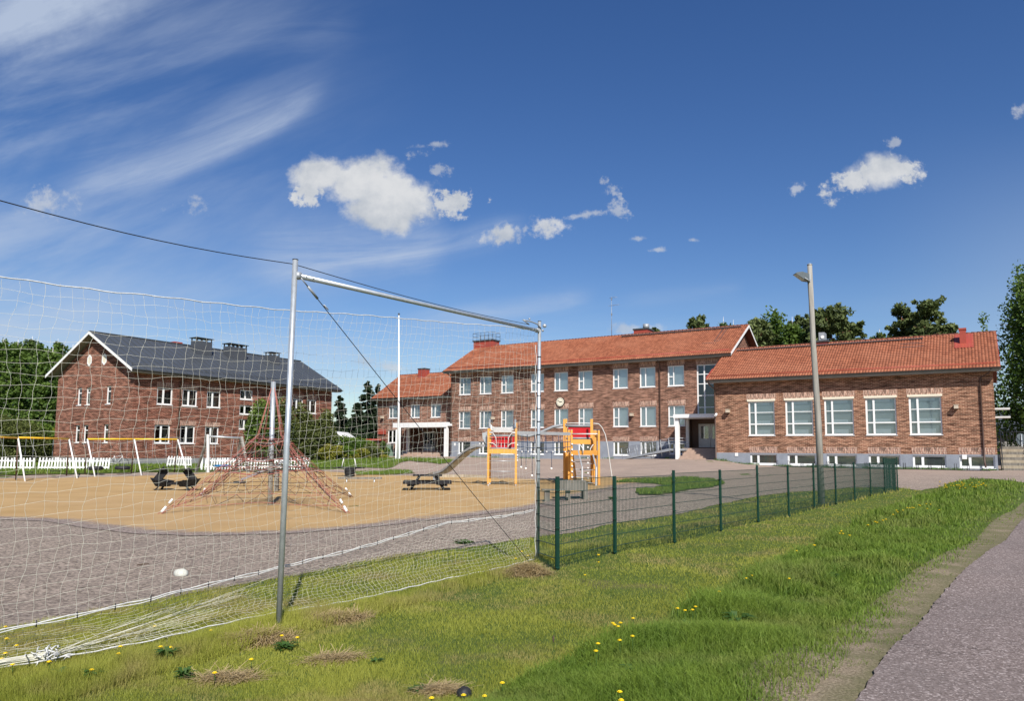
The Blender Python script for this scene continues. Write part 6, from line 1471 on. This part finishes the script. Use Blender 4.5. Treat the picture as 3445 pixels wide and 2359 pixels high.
# ---------------------------------------------------------------- grass
def blades(name, P, H, Wd, mat, label, lean=.35, seg=1, attr=None, kind='stuff'):
    n = len(P); a = rng.uniform(0, 2*math.pi, n); dx = np.stack([np.cos(a), np.sin(a), np.zeros(n)], 1)
    b = rng.uniform(0, 2*math.pi, n); ln = (np.abs(rng.normal(0, lean, n))*H)[:, None]*np.stack([np.cos(b), np.sin(b), np.zeros(n)], 1)
    up = np.zeros((n, 3)); up[:, 2] = 1; w = (Wd*.5)[:, None]*dx; Hh = H[:, None]
    if attr is None: attr = rng.random(n)
    if seg == 1:
        Vv = np.stack([P-w, P+w, P+ln+up*Hh], 1).reshape(-1, 3); F = np.arange(3*n).reshape(n, 3); A = np.repeat(attr, 3)
    else:
        m = P+ln*.30+up*Hh*.55; t = P+ln*1.15+up*Hh*.95
        Vv = np.stack([P-w, P+w, m+w*.8, m-w*.8, t], 1).reshape(-1, 3); i = np.arange(n)[:, None]*5
        F = np.concatenate([i+[0, 1, 2], i+[0, 2, 3], i+[3, 2, 4]]); A = np.repeat(attr, 5)
    o = np_mesh(name, Vv, F, mat, None, A)
    return tag(o, label, 'grass', kind=kind)
def scatter(poly, n, near=3.0, pw=2.0, ymax=90, ymin=None):
    """n points in a polygon, denser near the viewer's side of the lawn"""
    poly = np.array(poly); y0 = max(near, poly[:, 1].min() if ymin is None else ymin); y1 = min(ymax, poly[:, 1].max()); out = []
    tot = 0; it = 0
    while tot < n and it < 60:
        it += 1
        u = rng.random(n); 
        if abs(pw-1) < 1e-6: y = y0*(y1/y0)**u
        else: y = (y0**(1-pw)+u*(y1**(1-pw)-y0**(1-pw)))**(1/(1-pw))
        # x range follows the view cone width so that far lawns stay covered
        x = (rng.random(n)*1.7-.85)*(y+1.0)
        k = inpoly(x, y, poly); q = np.stack([x[k], y[k]], 1); out.append(q); tot += len(q)
    q = np.concatenate(out)[:n]; return np.column_stack([q, gz(q[:, 0], q[:, 1])])
rng = np.random.default_rng(5)
from_m = PX([(1560,2420),(1640,2359),(1900,2230),(2130,2150),(2320,2060),(2500,1965),(2700,1855),(2900,1748),(3040,1690),(3160,1655)])
ridge = [(-1.2, 4.0)]+from_m
lawnA = [(-7.5,3.0),(-1.2,3.0)]+ridge+lawn_gravel[::-1]
P = scatter(lawnA, 420000, 3.6, 2.2, 40)
d_ = np.hypot(P[:, 0], P[:, 1]); 
def vnoise(x, y, s, seed):
    r = np.random.default_rng(seed); g_ = r.random((64, 64)); X = (x/s) % 63; Y = (y/s) % 63; xi = X.astype(int); yi = Y.astype(int); fx = X-xi; fy = Y-yi; fx = fx*fx*(3-2*fx); fy = fy*fy*(3-2*fy)
    return (g_[xi, yi]*(1-fx)+g_[xi+1, yi]*fx)*(1-fy)+(g_[xi, yi+1]*(1-fx)+g_[xi+1, yi+1]*fx)*fy
# the lawn beyond the net and fence grows a bit longer
fl0 = np.array([.5, 12.2]); fdir = np.array([16.4-.5, 31.4-12.2]); fdir /= np.linalg.norm(fdir); fnn = np.array([-fdir[1], fdir[0]])
side = (P[:, :2]-fl0)@fnn; nsid = (P[:, :2]-np.array(PL))@np.array([-(PR[1]-PL[1]), PR[0]-PL[0]])/np.hypot(PR[0]-PL[0], PR[1]-PL[1])
beyond = np.where(P[:, 1] > 12.2, side, nsid) > 0
edge = np.abs(np.where(P[:, 1] > 12.2, side, nsid)) < .28
nz = vnoise(P[:, 0]+40, P[:, 1], .9, 1); nz2 = vnoise(P[:, 0]+40, P[:, 1], .28, 2)
keep = rng.random(len(P)) < np.clip(.45+1.2*nz, 0, 1); P = P[keep]; d_ = d_[keep]; beyond = beyond[keep]; edge = edge[keep]; nz = nz[keep]; nz2 = nz2[keep]
H = (.018+.035*nz*nz2+.012*rng.random(len(P)))*(1+1.1*beyond+2.2*edge); Wd = np.maximum(.0045, d_*.00075)
blades('lawn_grass', P, H, Wd, M['lawn'], 'short mown grass of the lawn along the net and fence', .55, attr=np.clip(.15+.6*nz+.3*rng.random(len(P)), 0, 1))
# tall verge
vedge = PX([(3445,1735),(3260,1868),(3100,2010),(2880,2190),(2720,2359)])
verge = ridge+PX([(3200,1628),(3260,1614),(3330,1614),(3400,1620),(3460,1628)])+vedge+[(1.0,3.9),(.2,3.2),(-1.2,3.2)]
P = scatter(verge, 230000, 3.4, 2.0, 40)
e0, e1 = np.array(vedge[-1]), np.array(vedge[1]); ed = (e1-e0)/np.linalg.norm(e1-e0); en = np.array([-ed[1], ed[0]])
dist = (P[:, :2]-e0)@en                                     # metres from the road side
nz = vnoise(P[:, 0]+40, P[:, 1], .7, 3); nz2 = vnoise(P[:, 0]+40, P[:, 1], .22, 4); d_ = np.hypot(P[:, 0], P[:, 1])
k = np.clip(dist/1.3, .08, 1); keep = rng.random(len(P)) < np.clip(k*1.15, .12, 1)*np.clip(.35+1.1*nz2, .2, 1)
P, d_, nz, nz2, k = P[keep], d_[keep], nz[keep], nz2[keep], k[keep]
H = (.06+.24*(nz**1.3)*rng.uniform(.5, 1.2, len(P)))*(.25+.75*k); Wd = np.maximum(.006, d_*.0009)
blades('verge_grass', P, H, Wd, M['tall'], 'tall dark green uncut grass of the road verge', .6, 2, attr=np.clip(.1+.5*nz2+.5*rng.random(len(P)), 0, 1))
P = scatter(shp+[], 16000, 3.5, 1.8, 24); nz = vnoise(P[:, 0]+40, P[:, 1], .35, 9); P = P[nz > .56]; d_ = np.hypot(P[:, 0], P[:, 1])
blades('shoulder_grass', P, rng.uniform(.015, .045, len(P)), np.maximum(.005, d_*.0008), M['tall'], 'sparse grass tufts on the dry road shoulder', .7)
# far lawns and patches
P = scatter(grass_far, 60000, 30, 1.0, 80); P[:, 2] += .09
blades('far_lawn_grass', P, rng.uniform(.10, .26, len(P)), np.full(len(P), .06), M['tall'], 'grass of the lawn around the apartment house', .5)
for poly, nn_ in ((patch_poly, 14000), (patch2, 3000)):
    P = scatter(poly, nn_, 20, 1.0, 70); nz = vnoise(P[:, 0]+40, P[:, 1], 1.3, 6); P = P[nz > .30]; P[:, 2] += .07
    blades('patch_grass', P, rng.uniform(.05, .15, len(P)), np.full(len(P), .035), M['tall'], 'weedy grass on the gravel patch' if nn_ > 5000 else 'weedy grass between the sand and the gravel', .6)
wl = [FW.w(.4, -.05, 0), FW.w(19, -.05, 0)]; P = np.array([[*(wl[0]+(wl[1]-wl[0])*rng.random())[:2], 0] for _ in range(2600)]); P[:, 0] += rng.normal(0, .25, len(P))-.28; P[:, 1] += rng.normal(0, .25, len(P))-.42; P[:, 2] = gz(P[:, 0], P[:, 1])+.03
nz = vnoise(P[:, 0]+40, P[:, 1], 1.0, 8); P = P[nz > .35]; blades('wall_weeds', P, rng.uniform(.06, .22, len(P)), np.full(len(P), .04), M['weed'], 'strip of weeds at the foot of the wing wall', .6)
ml = [FM.w(-12.5, -.05, 0), FM.w(13, -.05, 0)]; P = np.array([[*(ml[0]+(ml[1]-ml[0])*rng.random())[:2], 0] for _ in range(1600)]); P[:, 0] += rng.normal(0, .2, len(P))-.2; P[:, 1] += rng.normal(0, .2, len(P))-.3; P[:, 2] = gz(P[:, 0], P[:, 1])+.03
nz = vnoise(P[:, 0]+40, P[:, 1], 1.0, 18); P = P[nz > .62]; blades('wall_weeds', P, rng.uniform(.06, .25, len(P)), np.full(len(P), .05), M['weed'], 'sparse weeds at the foot of the long school wall', .6)
# dried mown clumps
def straw(px, py, w, d, h, lb, n=2600, ang=0):
    b = gnd(px, py); o = empty('straw_clump', (b[0], b[1], g1(*b)), R_(ang), lb, 'dry grass', 'dry grass heaps along the net'); q = rng.normal(0, .42, (n, 2)); q = q[(q**2).sum(1) < 1]
    P = np.column_stack([q[:, 0]*w, q[:, 1]*d, h*np.clip(1-(q**2).sum(1), 0, 1)**1.0*rng.uniform(.2, 1, len(q))]); L_ = rng.uniform(.06, .16, len(P)); a = rng.normal(.6, .7, len(P))+ (rng.random(len(P)) < .5)*math.pi
    dv = np.stack([np.cos(a), np.sin(a), rng.normal(0, .25, len(P))], 1)*L_[:, None]; s_ = np.stack([-np.sin(a), np.cos(a), np.zeros(len(P))], 1)*.0022
    m = P+dv*.5+np.array([0, 0, .012]); V_ = np.stack([P-s_, P+s_, m+s_, m-s_, P+dv+s_, P+dv-s_], 1).reshape(-1, 3); i = np.arange(len(P))[:, None]*6
    np_mesh('straw', V_, np.concatenate([i+[0, 1, 2, 3], i+[3, 2, 4, 5]]), M['drygrass'], o, np.repeat(rng.random(len(P)), 6))
    mb_ = MB(); ring_ = 14
    for a_ in range(ring_):
        a0, a1 = 2*math.pi*a_/ring_, 2*math.pi*(a_+1)/ring_
        for r0_, r1_ in ((0, .45), (.45, .9)):
            f_ = lambda r, a: (r*w*.8*math.cos(a), r*d*.8*math.sin(a), h*.62*(1-(r/.95)**2)-.01)
            mb_.poly([f_(r0_, a0), f_(r1_, a0), f_(r1_, a1), f_(r0_, a1)], sm=True)
    mb_.build('heap', M['drysoil'], o)
M['drysoil'] = plain('matted_straw', (.30,.22,.12), .9, .35, 30, bump=.6)
straw(860, 2168, .42, .20, .11, 'dry straw heap left of the left steel post', 4500, 25); straw(1120, 2095, .50, .17, .08, 'long dry straw heap right of the left steel post', 3800, 40)
straw(1775, 1935, .40, .28, .17, 'dry straw clump at the foot of the right steel post', 3600, 0); straw(1120, 2225, .30, .15, .03, 'flat dry patch in the lawn below the left post', 1500, 20); straw(760, 2290, .30, .16, .03, 'flat dry patch in the lawn at the lower left', 1500, 0)
straw(1480, 2330, .20, .12, .03, 'small dry patch beside the black lump', 1000, 0)
# broadleaf weeds
def weed(px, py, r, h, lb, n=26, dz=0):
    b = gnd(px, py); o = empty('weed_plant', (b[0], b[1], g1(*b)+dz), 0, lb, 'plant', 'broadleaf weeds'); mb_ = MB()
    for k in range(n):
        a = random.uniform(0, 2*math.pi); R = r*random.uniform(.4, 1); z_ = h*random.uniform(.3, 1); d = Vector((math.cos(a), math.sin(a), 0)); s_ = Vector((-d.y, d.x, 0))*r*.13
        p1 = d*R*.5+Vector((0, 0, z_*.8)); p2 = d*R+Vector((0, 0, z_*.75)); mb_.poly([Vector((0, 0, 0)), p1+s_, p2, p1-s_])
    mb_.build('leaves', M['weed'], o)
for (px, py, r, h, lb) in [(1770,1935,.12,.16,'dark leafy weed standing in the right straw clump'), (1182,2062,.07,.15,'lone thistle leaf standing before the net bottom rope'), (1400,2330,.12,.05,'flat weed rosette near the bottom edge of the lawn'), (1560,1832,.28,.12,'low weed in the gravel behind the net'), (960,2190,.16,.10,'leafy weed at the foot of the left steel post'), (620,2290,.12,.12,'dark weed in the lower left lawn'), (300,2300,.14,.14,'leafy weed below the net at the lower left'),
    (200,2290,.12,.12,'weed near the knot of the net'), (560,2230,.16,.16,'dandelion leaves at the net rope left of the post'), (2480,2105,.26,.16,'broad leafed weed in the verge with pale leaves'), (2800,1965,.26,.18,'broad leafed weed in the middle of the verge'), (2320,2130,.20,.12,'broad leafed weed low in the verge'), (2060,1680,.30,.12,'flat weed on the sand behind the fence'), (1265,2235,.10,.06,'small weed rosette right of the dry patch'), (2120,2280,.18,.12,'weed in the lower verge'), (1195,1706,.35,.05,'flat weed on the sand right of the pyramid anchor')]: weed(px, py, r, h, lb)
# dandelions
def dandelion_proto(lb):
    o = empty('dandelion', (0, 0, 0), 0, lb, 'dandelion', 'yellow dandelions in the grass')
    MB().tube([(0, 0, 0), (.004, .003, .5), (0, 0, 1)], .004, 5).build('stem', M['weed'], o)
    f = MB()
    for q in range(2):
        for k in range(14):
            a = 2*math.pi*k/14+q*.2; r = .024-.008*q; f.poly([(0, 0, 1.0+.002*q), (r*math.cos(a-.2), r*math.sin(a-.2), 1.0+.008+.008*q), (r*1.08*math.cos(a), r*1.08*math.sin(a), 1.0+.006+.008*q), (r*math.cos(a+.2), r*math.sin(a+.2), 1.0+.008+.008*q)])
    f.sphere((0, 0, 1.004), .014, .014, .010, 8, 4); f.build('flower', M['petal'], o); return o
DAN = [(18,2118),(22,2158),(55,2180),(18,2205),(5,2223),(165,2232),(42,2242),(520,2118),(710,2126),(405,2180),(540,2180),(572,2182),(398,2204),(308,2258),(948,2142),(1000,2148),(845,2222),(722,2268),(1735,1885),(1755,1870),(1775,1878),(1840,1880),(1858,1884),(2014,1868),(2014,1892),(1968,1938),(2068,2112),(2080,2118),(2088,2106),(2062,2106),(2130,2090),(2340,2046),(2280,2052),(2330,2058),(2305,2060),(2128,2150),(2012,2168),(2005,2190),(1452,2352),(1690,2300),(2085,2325),(2090,2355),(2085,2160),(1560,2342),(1630,2345),(2420,1993),(2510,1948),(2530,1938),(2655,1945),(2680,1858),(2740,1843),(2825,1796),(2830,1788),(2836,1797),(2858,1803),(2920,1765),(2944,1750),(2950,1753),(2970,1744),(2980,1741),(3005,1731),(3016,1721),(3020,1726),(3038,1722),(3052,1712),(3060,1713),(3068,1710),(3074,1712),(3092,1699),(3096,1702),(3116,1692),(3130,1694),(3120,1720),(3160,1727)]
far_d = [(random.uniform(3150, 3320), 0) for _ in range(40)]
first = None; seen_d = {}
def put_d(x, y, h, s, lb):
    global first
    if first is None: first = dandelion_proto(lb); o = first
    else: o = copy_tree(first); o['label'] = lb
    o.location = (x, y, g1(x, y)); o.scale = (s, s, h); 
    for c in o.children: pass
    fl_ = [c for c in KIDS[o.name] if c.name.startswith('flower')][0]
    k_ = s/h; fl_.scale = (1, 1, k_); fl_.location = (0, 0, 1-k_)
pr_l = ['dandelion in the grass close to the net knot', 'dandelion beside the bottom rope of the net', 'dandelion near the foot of a steel post', 'dandelion at the edge of the tall verge', 'dandelion on the far end of the verge by the gravel']
for (px, py) in DAN:
    x, y = gnd(px, py+6); hgt = .10 if px < 2000 or (py < 1900 and px < 2050) else .19 if py > 1780 else .22
    for _ in range(3):
        x, y = gnd(px, py); P_ = at(px, py, y); d = ray(px, py); t = (g1(x, y)+hgt-EYE)/d[2]; x, y = d[0]*t, d[1]*t
    lb = pr_l[0] if px < 420 and py > 2100 else pr_l[1] if px < 800 else pr_l[2] if px < 2020 and py < 2300 else pr_l[3] if px < 3100 else pr_l[4]
    put_d(x, y, hgt, .75 if y < 12 else 1.1, lb)
for px, _ in far_d:
    py = random.triangular(1628, 1668, 1655)-(px-3150)*.02; x, y = gnd(px, py); put_d(x, y, .22, 1.6, pr_l[4])
# a single tall brown stalk in the lawn
b = gnd(1862, 2240); o = empty('dock_stalk', (b[0], b[1], g1(*b)), 0, 'single brown seed stalk standing in the lawn', 'plant')
MB().tube([(0, 0, 0), (.005, 0, .12), (0, 0, .25), (.01, 0, .30)], [.004, .003, .003, .002], 5).build('stem', M['weed'], o); MB().sphere((0, 0, .22), .008, .008, .03, 6, 5, jit=.3).build('seed_head', M['bark'], o)
print('objects', len(bpy.data.objects))
